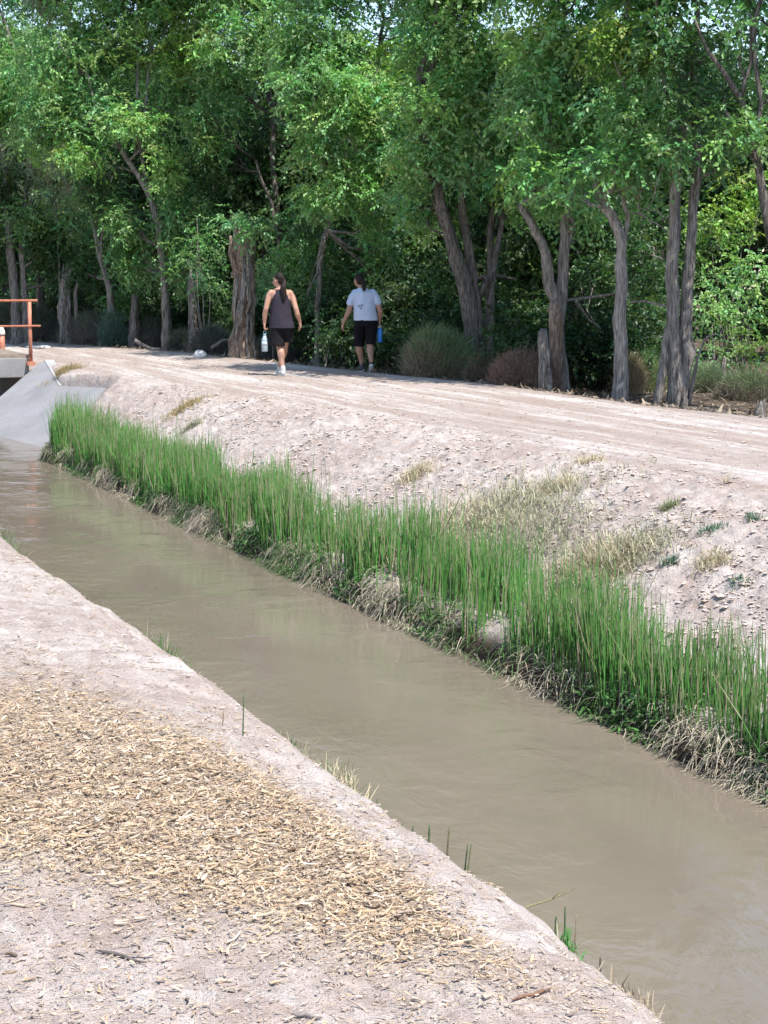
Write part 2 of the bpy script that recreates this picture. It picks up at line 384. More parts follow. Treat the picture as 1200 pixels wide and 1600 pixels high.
# mulch chips: bent slivers with thickness
def chips():
    N = 340000
    s = 2.9 + (rng.random(N) ** 1.25) * 9.5; t = rng.uniform(-.9, 2.25, N)
    mu = mulch(s, t)
    sparse = .13 * (1 - ss(5.2, 7.5, s)) + .06 + .16 * ss(.5, .8, vn(s * 3, t * 3, 77))
    keep = rng.random(N) < np.clip(mu * (.95 - .6 * ss(5.2, 7, s)) * (.6 + .6 * vn(s * 2.5, t * 2.5, 78)) + sparse, 0, 1) * np.where(t > 2.0, .5, 1)
    u = (cA * t - sA * s) / (cA * s + sA * t); keep &= (u > -.27) & (u < .3)
    s, t, mu = s[keep], t[keep], mu[keep]; n = len(s)
    L = rng.lognormal(math.log(.0108), .58, n).clip(.004, .07) * (.75 + .45 * mu); Wd = (L * rng.lognormal(math.log(.24), .45, n)).clip(.0014, .0085)
    th = rng.normal(A + .05, 1.0, n); tilt = rng.normal(0, .12, n)
    D = np.stack([np.cos(th) * np.cos(tilt), np.sin(th) * np.cos(tilt), np.sin(tilt)], -1)
    p2 = wst(s, t); z = height(s, t) + rng.uniform(.001, .012, n) + mu * rng.uniform(0, .014, n)
    P = np.concatenate([p2, z[:, None]], 1) - D * (L / 2)[:, None]
    U = rng.normal(0, .28, (n, 3)); U[:, 2] += 1; U /= np.linalg.norm(U, axis=1, keepdims=True)
    curl = np.cross(D, U) * (L * rng.normal(0, .55, n))[:, None] + U * (L * rng.normal(0, .15, n))[:, None]
    V, Fc = ribbons(P, D, L, Wd, curl, 3, U)
    # underside shell gives the sliver its thickness
    k = 8; off = np.repeat(U * (Wd * .35)[:, None], k, axis=0)
    V2 = V - off; nv = len(V)
    b = (np.arange(n) * k)[:, None, None]
    sides = np.array([[0, 2, 2 + 10**6, 10**6], [2, 4, 4 + 10**6, 2 + 10**6], [4, 6, 6 + 10**6, 4 + 10**6], [3, 1, 1 + 10**6, 3 + 10**6], [5, 3, 3 + 10**6, 5 + 10**6], [7, 5, 5 + 10**6, 7 + 10**6]])
    sd = np.where(sides >= 10**6, sides - 10**6 + nv, sides)[None] + b
    Fall = np.concatenate([Fc, sd.reshape(-1, 4)])
    pal = np.array([(.64, .49, .325), (.74, .61, .46), (.56, .395, .25), (.38, .26, .185), (.21, .15, .115), (.72, .64, .57), (.52, .43, .38), (.62, .40, .20)])
    w = np.array([.24, .20, .16, .13, .11, .1, .06, .02]); pick = rng.choice(8, n, p=w / w.sum())
    grey = rng.random(n) > mu * 1.2 + .2
    c = (pal[pick] * .68 + np.array([.55, .45, .345]) * .30) * rng.uniform(.75, 1.02, (n, 1)) * np.array([1.0, .97, .93]); c = np.where(grey[:, None], c * .45 + np.array([.46, .40, .36]) * .50, c)
    cc = np.repeat(c, k, axis=0); cc = np.concatenate([cc, cc * .85])
    o = meshobj('wood_mulch', np.concatenate([V, V2]), Fall, M_CHIP, smooth=False, cols=cc)
    tag(o, 'straw coloured wood chip mulch spread over the near bank', 'mulch', kind='stuff')
chips()

# crumbled clods and pebbles on both banks
def clods():
    N = 60000
    s = 6 + rng.random(N) ** 1.3 * 26; t = rng.uniform(5.5, 8.3, N)
    d = vn(s * 1.6, t * 2.2, 91); keep = (rng.random(N) < ss(.25, .75, d) * .85 + .12) & (t < top_t(s) + .35 - rng.random(N) * .5) & ~((s > 26) & (t < 7.2))
    s1, t1 = s[keep], t[keep]
    s2 = rng.uniform(3, 14, 9000); t2 = rng.uniform(-1.0, 2.5, 9000)
    s3 = rng.uniform(8, 38, 5000); t3 = top_t(s3) + rng.random(5000) * 3.6
    sz = np.concatenate([rng.lognormal(math.log(.008), .5, len(s1)).clip(.003, .034), rng.lognormal(math.log(.0035), .5, 9000).clip(.0015, .012), rng.lognormal(math.log(.008), .45, 5000).clip(.003, .03)])
    s = np.concatenate([s1, s2, s3]); t = np.concatenate([t1, t2, t3]); n = len(s)
    p = np.concatenate([wst(s, t), (height(s, t) + sz * .25)[:, None]], 1)
    oct_ = np.array([(1, 0, 0), (0, 1, 0), (-1, 0, 0), (0, -1, 0), (.1, .1, .8), (0, 0, -.8), (.62, .62, .3), (-.6, .6, .25), (-.62, -.62, .3), (.62, -.6, .25)])
    fo = np.array([(0, 6, 4), (6, 1, 4), (1, 7, 4), (7, 2, 4), (2, 8, 4), (8, 3, 4), (3, 9, 4), (9, 0, 4), (6, 0, 5), (1, 6, 5), (7, 1, 5), (2, 7, 5), (8, 2, 5), (3, 8, 5), (9, 3, 5), (0, 9, 5)])
    jit = 1 + rng.normal(0, .2, (n, 10, 1))
    ang = rng.uniform(0, 6.28, n); ca, sa = np.cos(ang)[:, None], np.sin(ang)[:, None]
    B = oct_[None] * jit * sz[:, None, None] * np.stack([rng.uniform(.8, 1.5, n), rng.uniform(.7, 1.2, n), rng.uniform(.45, .8, n)], -1)[:, None]
    x = B[..., 0] * ca - B[..., 1] * sa; y = B[..., 0] * sa + B[..., 1] * ca
    V = (np.stack([x, y, B[..., 2]], -1) + p[:, None]).reshape(-1, 3)
    Fc = (fo[None] + (np.arange(n) * 10)[:, None, None]).reshape(-1, 3)
    c = np.array([.475, .395, .345]) * rng.uniform(.75, 1.25, (n, 1)) * np.array([1, 1, 1]); c = np.clip(c, 0, .8)
    o = meshobj('soil_clods', V, Fc, tint_mat('clod', .95, .1), smooth=False, cols=np.repeat(c, 10, axis=0))
    tag(o, 'loose pale dirt clods crumbled over the canal banks', 'dirt', kind='stuff')
clods()

# rushes along the far water edge
def rushes():
    N = 32000
    s = 3 + rng.random(N) * 24.6; t = 5.05 + np.abs(rng.normal(0, .36, N)) * 1.0 + rng.uniform(0, .10, N)
    wid = np.interp(s, [3, 7, 10, 20, 25, 27.6], [.62, .66, .62, .58, .62, .7]) * (.8 + .4 * vn(s * 1.4, s * 0, 108))
    d = vn(s * 1.1, t * 2.5, 101) * .6 + vn(s * 3.5, t * 4, 102) * .4
    dens = np.interp(s, [3, 7.5, 9.5, 12, 14.6, 15.0, 15.5, 20, 24, 27.6], [.5, .5, .72, 1, 1, .35, 1, .8, .9, 1])
    keep = (t - 5.1 < wid) & (rng.random(N) < dens * ss(.22, .55, d) * 1.15) & (s < 25.55 + (t - 5.1) * 1.6)
    s, t = s[keep], t[keep]; n = len(s)
    h = np.interp(s, [3, 9, 15, 20, 23, 26, 27.6], [.44, .46, .48, .48, .40, .55, .59]) * rng.normal(1, .20, n).clip(.35, 1.4) * (1 - .15 * (t - 5.1)) * (.72 + .42 * vn(s * 2.2, t * 2, 104))
    tall = rng.random(n) < .035; h = h * np.where(tall, 1.3, 1)
    z = height(s, t) - .02
    P = np.concatenate([wst(s, t), z[:, None]], 1)
    lean = rng.normal(0, .05, (n, 2)) + .12 * (np.stack([vn(s * 3, t * 3, 131), vn(s * 3, t * 3, 132)], -1) - .5) + np.where(rng.random(n) < .07, 1, 0)[:, None] * rng.normal(0, .25, (n, 2))
    top = P + np.stack([lean[:, 0] * h, lean[:, 1] * h, h], -1)
    mid = (P + top) / 2 + np.concatenate([rng.normal(0, .008, (n, 2)), np.zeros((n, 1))], 1)
    V, Fc = prisms(P, top, rng.uniform(.0034, .0055, n), rng.uniform(.0012, .0026, n), mid)
    c = np.array([.125, .37, .08]) * rng.uniform(.6, 1.35, (n, 1)) * (.8 + .4 * vn(s * 1.8, t * 2, 109))[:, None]; yel = rng.random(n)
    c = np.where((yel < .14)[:, None], np.array([.26, .40, .13]), c); c = np.where((yel > .85)[:, None], np.array([.55, .48, .34]), c)
    cc = np.repeat(c, 9, axis=0).reshape(n, 9, 3); cc[:, 6:] = cc[:, 6:] * .75 + np.array([.34, .32, .18]) * .25; cc[:, :3] = cc[:, :3] * .75 + np.array([.24, .25, .13]) * .25
    o = meshobj('rush_bed', V, Fc, M_BLADE, smooth=True, cols=cc.reshape(-1, 3))
    tag(o, 'bright green upright rushes lining the far edge of the canal', 'rushes', kind='stuff')
    # matted dead grass and weeds drooping over the water edge
    N = 30000
    s = 3 + rng.random(N) * 22.7; t = 4.99 + np.abs(rng.normal(0, .11, N)); kk = rng.random(N) < .25 + .8 * ss(.35, .7, vn(s * 1.6, t * 0, 141)); s, t = s[kk], t[kk]; n = len(s)
    z = height(s, t) + rng.uniform(0, .10, n) * (1 + .6 * vn(s * 3, t * 0, 111)); z = np.maximum(z, WATER + .03)
    P = np.concatenate([wst(s, t), z[:, None]], 1)
    th = rng.normal(math.pi + A, 1.1, n); el = rng.normal(.35, .5, n)
    D = np.stack([np.cos(th) * np.cos(el), np.sin(th) * np.cos(el), np.sin(el)], -1)
    L = rng.uniform(.04, .15, n) * (.6 + .8 * vn(s * 2.4, t * 0, 142)); cu = np.zeros((n, 3)); cu[:, 2] = -L * rng.uniform(.3, 1.4, n)
    V, Fc = ribbons(P, D, L, rng.uniform(.003, .0075, n), cu, 4)
    V[:, 2] = np.maximum(V[:, 2], WATER + .004)
    dead = vn(s * 1.7, t * 3, 112) * .7 + rng.random(n) * .5
    c = np.where((dead > .55)[:, None], np.array([.50, .44, .33]), np.array([.13, .21, .08])) * rng.uniform(.55, 1.25, (n, 1))
    o = meshobj('matted_grass', V, Fc, M_DRY, smooth=True, cols=np.repeat(c, 10, axis=0))
    tag(o, 'matted dead grass drooping over the dark undercut far bank', 'grass', kind='stuff')
    # broad-leaved weeds
    N = 9000
    s = 3 + rng.random(N) * 22.7; t = 5.0 + np.abs(rng.normal(0, .12, N)); k = vn(s * 2.3, t * 2, 121) > .45; s, t = s[k], t[k]; n = len(s)
    P = np.concatenate([wst(s, t), (height(s, t) + rng.uniform(0, .14, n))[:, None]], 1); P[:, 2] = np.maximum(P[:, 2], WATER + .03)
    th = rng.uniform(0, 6.28, n); el = rng.normal(.2, .5, n); D = np.stack([np.cos(th) * np.cos(el), np.sin(th) * np.cos(el), np.sin(el)], -1)
    L = rng.uniform(.03, .075, n); cu = np.zeros((n, 3)); cu[:, 2] = -L * .3
    V, Fc = ribbons(P, D, L, L * .38, cu, 3); V[:, 2] = np.maximum(V[:, 2], WATER + .006)
    c = np.array([.085, .19, .05]) * rng.uniform(.6, 1.5, (n, 1))
    o = meshobj('low_weeds', V, Fc, M_BLADE, smooth=True, cols=np.repeat(c, 8, axis=0))
    tag(o, 'small leafy green weeds at the foot of the rushes', 'weeds', kind='stuff')
rushes()

# ------------------------------------------------------------------ small plants, each a thing
def tuft(name, label, cat, pos, w, h, n, col, spread=.5, wd=.004, group=None, parts='leaves', droop=.3, branchy=False):
    pos = np.asarray(pos, float); r = np.random.default_rng(abs(hash(label)) % 99991 if False else int(abs(pos[0] * 971 + pos[1] * 337) * 10) + n)
    P = np.zeros((n, 3)); P[:, 0] = r.normal(0, w * .25, n); P[:, 1] = r.normal(0, w * .25, n)
    g = gz(P[:, :2] + pos[:2]) - pos[2]; P[:, 2] = np.clip(g, -.25, .25) - .005
    if branchy: P[:, 2] += np.abs(r.normal(0, h * .45, n)) * r.random(n); P[:, :2] *= 1.5
    th = r.uniform(0, 6.28, n); el = np.clip(r.normal(1.57 - spread, .3, n), .15, 1.6)
    D = np.stack([np.cos(th) * np.cos(el), np.sin(th) * np.cos(el), np.sin(el)], -1)
    L = h * r.uniform(.45, 1.05, n) * (.45 if branchy else 1)
    cu = np.zeros((n, 3)); cu[:, 2] = -L * droop * r.uniform(.2, 1.3, n)
    V, Fc = ribbons(P, D, L, wd * r.uniform(.7, 1.4, n), cu, 3)
    c = np.array(col) * r.uniform(.65, 1.35, (n, 1))
    c = np.where((r.random(n) < .22)[:, None], np.array([.5, .44, .32]) * r.uniform(.7, 1.1, (n, 1)), c)
    o = meshobj(name, V, Fc, M_BLADE, smooth=True, cols=np.repeat(c, 8, axis=0)); o.location = tuple(pos)
    return tag(o, label, cat, group)
def gp(u, v, lift=0.0):
    """ground point seen at a pixel: march along the sight line to the ground"""
    d = ray(u, v); lo = 2.5
    for Y in np.arange(3.0, 60, .04):
        p = np.array((d[0] * Y / d[1], Y, EYE + d[2] * Y / d[1])); s, t = ST(p)
        if height(np.array([s]), np.array([t]), False)[0] + lift >= p[2]: return p
    return px(u, v, 0)
SAGE = (.34, .345, .22); DRYC = (.56, .49, .33); TEAL = (.10, .20, .13); GRN = (.10, .22, .06)
GB = 'dry plants on the far canal bank'; _big = 1.7
for (u, v, w, h, n, col, lab, cat) in [
    (820, 800, .9, .22, 900, SAGE, 'wide grey green dry shrub highest on the far bank slope', 'shrub'),
    (730, 830, .8, .24, 800, DRYC, 'straw yellow dry grass clump left of the wide grey green shrub', 'dry grass'),
    (870, 765, .35, .14, 260, DRYC, 'small dry tuft just above the wide grey green shrub', 'dry grass'),
    (850, 850, .7, .20, 600, SAGE, 'grey green dry shrub just behind the rush tops mid bank', 'shrub'),
    (975, 880, .55, .2, 560, SAGE, 'bushy olive shrub beside the white bare patch of bank', 'shrub'),
    (925, 905, .5, .22, 500, DRYC, 'pale straw clump between the rushes and the olive shrub', 'dry grass'),
    (1045, 800, .14, .10, 110, (.22, .26, .12), 'small olive sprig high on the bank left of the teal weed', 'weed'),
    (1112, 836, .18, .06, 140, TEAL, 'teal green low weed spreading on the pale bank', 'weed'),
    (1176, 818, .12, .07, 90, TEAL, 'tiny teal weed at the right end of the far bank', 'weed'),
    (1115, 885, .26, .11, 220, DRYC, 'round straw tuft with green tips on the pale bank', 'dry grass'),
    (1046, 892, .12, .08, 90, TEAL, 'dark green weed between the olive shrub and the round straw tuft', 'weed'),
    (1155, 918, .16, .05, 90, TEAL, 'flat grey green weed below the round straw tuft', 'weed'),
    (922, 725, .28, .11, 130, DRYC, 'lone straw tuft on the edge of the dirt path', 'dry grass'),
    (1135, 760, .05, .14, 14, DRYC, 'single dry sprout standing by the path edge', 'dry grass'),
    (300, 672, .3, .12, 200, SAGE, 'small olive tuft on the bank right of the concrete apron', 'weed'),
    (100, 580, .5, .14, 300, (.36, .28, .13), 'brown dead grass at the top edge of the concrete apron', 'dry grass'),
    (290, 640, .5, .1, 260, (.36, .28, .13), 'brown grass streak in the gully of the far bank', 'dry grass'),
    (650, 750, .4, .15, 260, DRYC, 'thin dry grass left of the straw yellow clump', 'dry grass')]:
    tuft('dry_shrub' if cat == 'shrub' else ('weed' if cat == 'weed' else 'dry_grass_tuft'), lab, cat, gp(u, v), w * (1.25 if w > .45 else 1), h * 1.1, int(n * _big * (2.6 if w > .45 else 1)), col, spread=.75, wd=.006, group=GB, branchy=(cat == 'shrub' or w > .6), droop=.25)

# sprouts on the near bank, at the waterline and on the crest
def stalk(label, pts, r=.004, col=(.10, .16, .06), joints=True, bud=None):
    mb = MB(); P = [np.asarray(p, float) for p in pts]; Q = []
    for a, b in zip(P[:-1], P[1:]):
        for k in range(4): Q.append(a + (b - a) * k / 4)
    Q.append(P[-1]); m = len(Q)
    rr = [r * (1 - .5 * i / m) * (1.25 if joints and i % 3 == 0 else 1) for i in range(m)]
    mb.tube(Q, rr, 6)
    o = mb.build('rush_stalk', MS[col], None, origin=P[0]); o.location = tuple(P[0])
    return tag(o, label, 'rush stalk', 'single stalks on the near bank')
MS = {}
class _D(dict):
    def __missing__(self, c):
        self[c] = plain_mat('stalk', c, .7, .2, .3, 60); return self[c]
MS = _D()
def st_px(u0, v0, u1, v1, t, lab, r=.004, col=(.10, .16, .06), mid=0):
    """a stalk whose foot stands at lateral position t below pixel (u0,v0), tip at (u1,v1)"""
    d = ray(u0, v0); k = t / (cA * d[0] + sA * d[1]); Y = d[1] * k
    a = at(u0, v0, Y); b = at(u1, v1, Y); g = gz(a[None, :2])[0]
    a2 = a.copy(); a2[2] = min(a[2], g + .02) if g < a[2] else a[2]
    stalk(lab, [a2, (a + b) / 2 + np.array((mid, 0, 0)), b], r, col)
GD = (.075, .12, .055); BR = (.25, .19, .12)
for q in [(355, 1165, 350, 1108, 1.9, 'bent brown stalk on the crest of the near bank', .003, BR, -.012),
          (379, 1170, 381, 1082, 1.92, 'straight green stalk on the crest beside the bent brown one', .003, GD),
          (590, 1290, 589, 1248, 2.75, 'dark green stalk first along the near waterline', .004, GD),
          (582, 1290, 581, 1258, 2.78, 'short green stalk touching the first dark one', .003, GD),
          (609, 1300, 607, 1282, 2.75, 'very short green stalk past the first pair', .004, GD),
          (632, 1315, 629, 1287, 2.72, 'short bristly green stalk third along the near waterline', .006, GD),
          (641, 1318, 646, 1290, 2.72, 'slanting green stalk beside the short bristly one', .004, GD),
          (669, 1340, 671, 1288, 2.7, 'tall dark green stalk in the middle of the near waterline', .005, GD),
          (697, 1358, 702, 1292, 2.68, 'tall brownish stalk with joints near the waterline', .004, (.14, .13, .07)),
          (724, 1378, 731, 1318, 2.66, 'left stalk of the leaning pair at the near waterline', .0035, GD),
          (728, 1380, 737, 1315, 2.66, 'right stalk of the leaning pair at the near waterline', .0035, (.14, .16, .08)),
          (868, 1472, 869, 1432, 2.6, 'thick cut green stalk above the small green weed', .0055, GD),
          (882, 1482, 883, 1417, 2.6, 'tallest green stalk by the small green weed', .004, GD),
          (897, 1490, 901, 1428, 2.6, 'thin brown stalk right of the tallest green one', .0025, BR),
          (938, 1522, 938, 1495, 2.6, 'short dark stub low on the near bank edge', .004, (.10, .09, .07)),
          (973, 1545, 974, 1532, 2.58, 'tiny dark stub nearest the bottom of the near bank', .004, (.10, .09, .07))]:
    st_px(*q)
# twig reaching over the water
Yt = 5.3; mb = MB()
pts = [at(786, 1428, Yt), at(820, 1418, Yt), at(862, 1405, Yt + .1), at(898, 1388, Yt + .2)]
pts[0][2] -= .03
mb.tube(pts, [.004, .0035, .003, .0015], 6); mb.tube([pts[2], at(880, 1390, Yt + .1)], [.002, .001], 5)
o = mb.build('twig', MS[(.20, .17, .09)], origin=pts[0]); o.location = tuple(pts[0]); tag(o, 'thin jointed twig reaching out over the muddy water', 'twig')
def near(u, v, t):
    d = ray(u, v); k = t / (cA * d[0] + sA * d[1]); p = at(u, v, d[1] * k); p[2] = min(p[2], max(gz(p[None, :2])[0], WATER)) if False else max(gz(p[None, :2])[0], WATER); return p
for (u, v, w, h, n, col, t, lab) in [
    (272, 1062, .22, .13, 80, GRN, 2.45, 'leafy green tuft with white specks on the near bank edge'),
    (8, 848, .3, .2, 80, GRN, 2.5, 'green tuft at the left end of the near bank crest'),
    (165, 965, .12, .08, 40, GRN, 2.45, 'small dark green sprig on the far crest of the near bank'),
    (452, 1183, .12, .09, 50, (.12, .18, .08), 2.55, 'grey green sprig by the ripples at the near waterline'),
    (540, 1245, .2, .12, 90, (.12, .20, .09), 2.6, 'short grass clump at the near waterline before the stalks'),
    (470, 1200, .14, .12, 40, (.30, .32, .2), 2.6, 'pale thin grass at the near waterline'),
    (535, 1290, .16, .08, 50, DRYC, 2.2, 'dry straw tuft hanging on the near bank edge'),
    (890, 1478, .07, .06, 30, (.08, .28, .06), 2.45, 'small bright green weed at the foot of the stalks'),
    (746, 1392, .07, .05, 24, (.2, .3, .18), 2.5, 'pale green sprig past the leaning pair of stalks'),
    (1000, 1562, .16, .07, 60, (.4, .33, .24), 2.4, 'tangle of brown roots lowest on the near bank edge'),
    (530, 1578, .05, .015, 16, (.1, .35, .06), .95, 'tiny bright green seedling among the nearest chips')]:
    tuft('grass_tuft', lab, 'grass tuft', near(u, v, t), w, h * (1.35 if t > 2.1 else 1), int(n * 1.6), col, spread=.5, wd=.004, group='green tufts on the near bank')
# a few bigger sticks in the chips
for (u0, v0, u1, v1, lab, c) in [(170, 1345, 235, 1352, 'long pale stick among the wood chips', (.42, .36, .28)), (150, 1492, 228, 1510, 'dark weathered stick on the bare dirt in front', (.12, .10, .09)),
                          (10, 1500, 30, 1497, 'short dark stick at the left front', (.12, .09, .07)), (860, 1565, 800, 1585, 'reddish bark piece near the bottom of the near bank', (.19, .105, .07)),
                          (330, 1272, 420, 1268, 'straight dark stick lying across the mulch', (.13, .10, .08)), (700, 1462, 740, 1490, 'dark bent stick near the bank edge', (.12, .09, .07)),
                          (455, 1590, 505, 1600, 'grey broken stick at the bottom edge', (.18, .16, .15))]:
    a, b = gp(u0, v0), gp(u1, v1); mb = MB()
    P = [a + (b - a) * k / 5 + np.array((random.uniform(-.003, .003), random.uniform(-.006, .006), 0)) for k in range(6)]
    for p in P: p[2] = gz(p[None, :2])[0] + .007
    mb.tube(P, [.002, .0045, .005, .0045, .004, .0015], 6, rough=.25)
    o = mb.build('stick', MS[c], origin=P[0]); o.location = tuple(P[0]); tag(o, lab, 'stick', 'sticks on the near bank')

# ------------------------------------------------------------------ concrete apron, bridge, railing
def concrete(name, c, var=.2):
    m = Mat(name, .85, .25); n1 = m.noise(1.4, 5, .6); n2 = m.noise(14, 5, .65); n3 = m.noise(2.2, 4, .6, (1, 1, .25))
    col = m.ramp(n1, [(.3, tuple(x * (1 - var) for x in c)), (.7, tuple(x * (1 + var * .6) for x in c))])
    col = m.mix(m.ramp(n2, [(.55, 0.0), (.75, .4)]), col, tuple(x * .7 for x in c)); col = m.mix(m.ramp(n3, [(.5, 0.0), (.7, .35)]), col, (c[0] * .9, c[1] * .8, c[2] * .68))
    m.color(col); m.bump(n2, .01, .6); return m.m
M_CON = concrete('worn_concrete', (.25, .245, .25)); M_CON2 = concrete('pale_concrete', (.35, .345, .34)); M_SLAB = concrete('slab_concrete', (.28, .27, .265))
def apron():
    root = empty('concrete_apron', tuple(W(28, 5.6, -.8)))
    tag(root, 'sloping grey concrete apron lining the canal bank below the bridge', 'apron')
    def slab(name, pts, th, mat, div=1):
        pts = [np.asarray(p, float) for p in pts]; n = len(pts)
        nrm = np.cross(pts[1] - pts[0], pts[2] - pts[0]); nrm /= np.linalg.norm(nrm)
        if nrm[2] < 0: nrm = -nrm
        V = pts + [p - nrm * th for p in pts]
        Fc = [tuple(range(n)), tuple(range(2 * n - 1, n - 1, -1))] + [(i, i + n, (i + 1) % n + n, (i + 1) % n) for i in range(n)]
        return meshobj(name, V, Fc, mat, root, False, origin=root.location)
    slab('lining', [np.array(p) for p in AP_PTS][::-1], .10, M_CON)
    p_top, notch = AP_PTS[5], AP_PTS[4]; print('APRON', [(round(ST(p)[0], 2), round(ST(p)[1], 2), round(p[2], 2)) for p in AP_PTS])
    # pale raised edge strip
    e = np.array((.16, .0, .0)); up = np.array((0, 0, .015))
    slab('edge_strip', [p_top + up, notch + up, notch + up + np.array((.17, .05, .0)), p_top + up + np.array((.17, .05, 0))], .12, M_CON2)
apron()
M_ORG = Mat('painted_rail', .55, .4)
_n = M_ORG.noise(9, 5, .65); M_ORG.color(M_ORG.ramp(_n, [(.3, (.30, .10, .06)), (.5, (.47, .18, .11)), (.8, (.54, .28, .19))])); M_ORG.bump(M_ORG.noise(60, 3, .6), .002, .5); M_ORG = M_ORG.m
M_WHITE = plain_mat('white_paint', (.78, .77, .74), .6, .3, .06, 30)
def bridge():
    B = lambda s, t, z: W(s, t, z)
    ax = np.array([W(0, 1) - 0, W(1, 0) - 0, (0, 0, 1)])   # x = across canal, y = along canal
    root = empty('canal_bridge', tuple(W(35.6, 4.3, 0))); tag(root, 'low concrete slab bridge over the canal with dirt covered deck', 'bridge')
    mb = MB(); mb.box(W(35.7, 3.9, -.115), (2.55, 1.6, .185), ax); mb.build('slab', M_SLAB, root, False, origin=root.location, bevel=.015)
    mb = MB(); mb.box(W(35.7, 3.9, .10), (2.6, 1.58, .028), ax); mb.build('deck', plain_mat('dusty_deck', (.24, .19, .155), .95, .1, .25, 6, .01), root, False, origin=root.location)
    # front panel joint and pale patch on the slab face
    mb = MB(); mb.box(W(34.09, 5.83, -.12), (.012, .012, .17), ax); mb.build('joint', plain_mat('joint_grime', (.10, .09, .085)), root, False, origin=root.location)
    mb = MB(); mb.box(W(34.088, 5.30, -.02), (.075, .01, .075), ax); mb.build('plate', M_WHITE, root, False, origin=root.location)
    for t in (1.2, 6.6):
        mb = MB(); mb.box(W(35.75, t - .12, -.83), (.16, 1.56, .53), ax); mb.build('abutment', M_SLAB, root, False, origin=root.location)
    # railings
    for k, (s, lab) in enumerate(((34.02, 'orange painted steel pipe railing on the near edge of the bridge'),)):
        rr = empty('bridge_railing', tuple(W(s, 6.47, -.02))); tag(rr, lab, 'railing')
        for t in (6.47, 4.45, 2.43):
            mb = MB(); mb.tube([W(s, t, -.06), W(s, t, 1.13)], .036, 10); mb.build('post', M_ORG, rr, origin=rr.location)
            mb = MB(); mb.box(W(s, t, -.03), (.075, .06, .035), ax); mb.build('foot_plate', M_ORG, rr, False, origin=rr.location)
        mb = MB(); mb.tube([W(s, 6.62, 1.15), W(s, 1.3, 1.15)], .023, 10); mb.build('top_rail', M_ORG, rr, origin=rr.location)
        mb = MB(); mb.tube([W(s - .045, 6.66, .675), W(s - .045, 1.3, .675)], .019, 10); mb.build('middle_rail', M_ORG, rr, origin=rr.location)
    # orange post with white cap behind the railing
    p = at(3, 549, 39.5); br = empty('marker_post', (p[0], p[1], .0)); tag(br, 'short orange post with a white cap beyond the railing', 'post')
    mb = MB(); mb.tube([(p[0], p[1], -.15), (p[0], p[1], .33)], .07, 10); mb.build('post', M_ORG, br, origin=br.location)
    mb = MB(); mb.tube([(p[0], p[1], .33), (p[0], p[1], .40), (p[0], p[1], .50)], [.085, .08, .04], 10); mb.build('cap', M_WHITE, br, origin=br.location)
bridge()
def rock(lab, pos, r, mat, sd):
    rr = np.random.default_rng(sd); mb = MB(); mb.ell((0, 0, 0), r, 14, 9); V = mb.v[0]
    d = V / np.array(r); V *= (1 + .12 * np.sin(d @ rr.normal(0, 2.2, 3) + 1) + .07 * np.sin(d @ rr.normal(0, 5, 3)))[:, None]
    mb.v[0] = V; o = mb.build('rock', mat); o.location = tuple(pos); return tag(o, lab, 'rock')
M_ROCK = plain_mat('pale_rock', (.70, .66, .62), .9, .2, .14, 12, .02)
p = px(313, 560, 0.02); p[2] = gz(p[None, :2])[0]; rock('rounded white rock at the far edge of the path', p + np.array((0, 0, .04)), (.13, .12, .10), M_ROCK, 3)
p = gp(491, 570); rock('small pale stone in the shade behind the two walkers', p + np.array((0, .3, .04)), (.09, .08, .07), M_ROCK, 5)
p = gp(60, 545); rock('flat pale slab stone behind the bridge railing', p + np.array((0, 0, .03)), (.3, .14, .05), M_ROCK, 8)

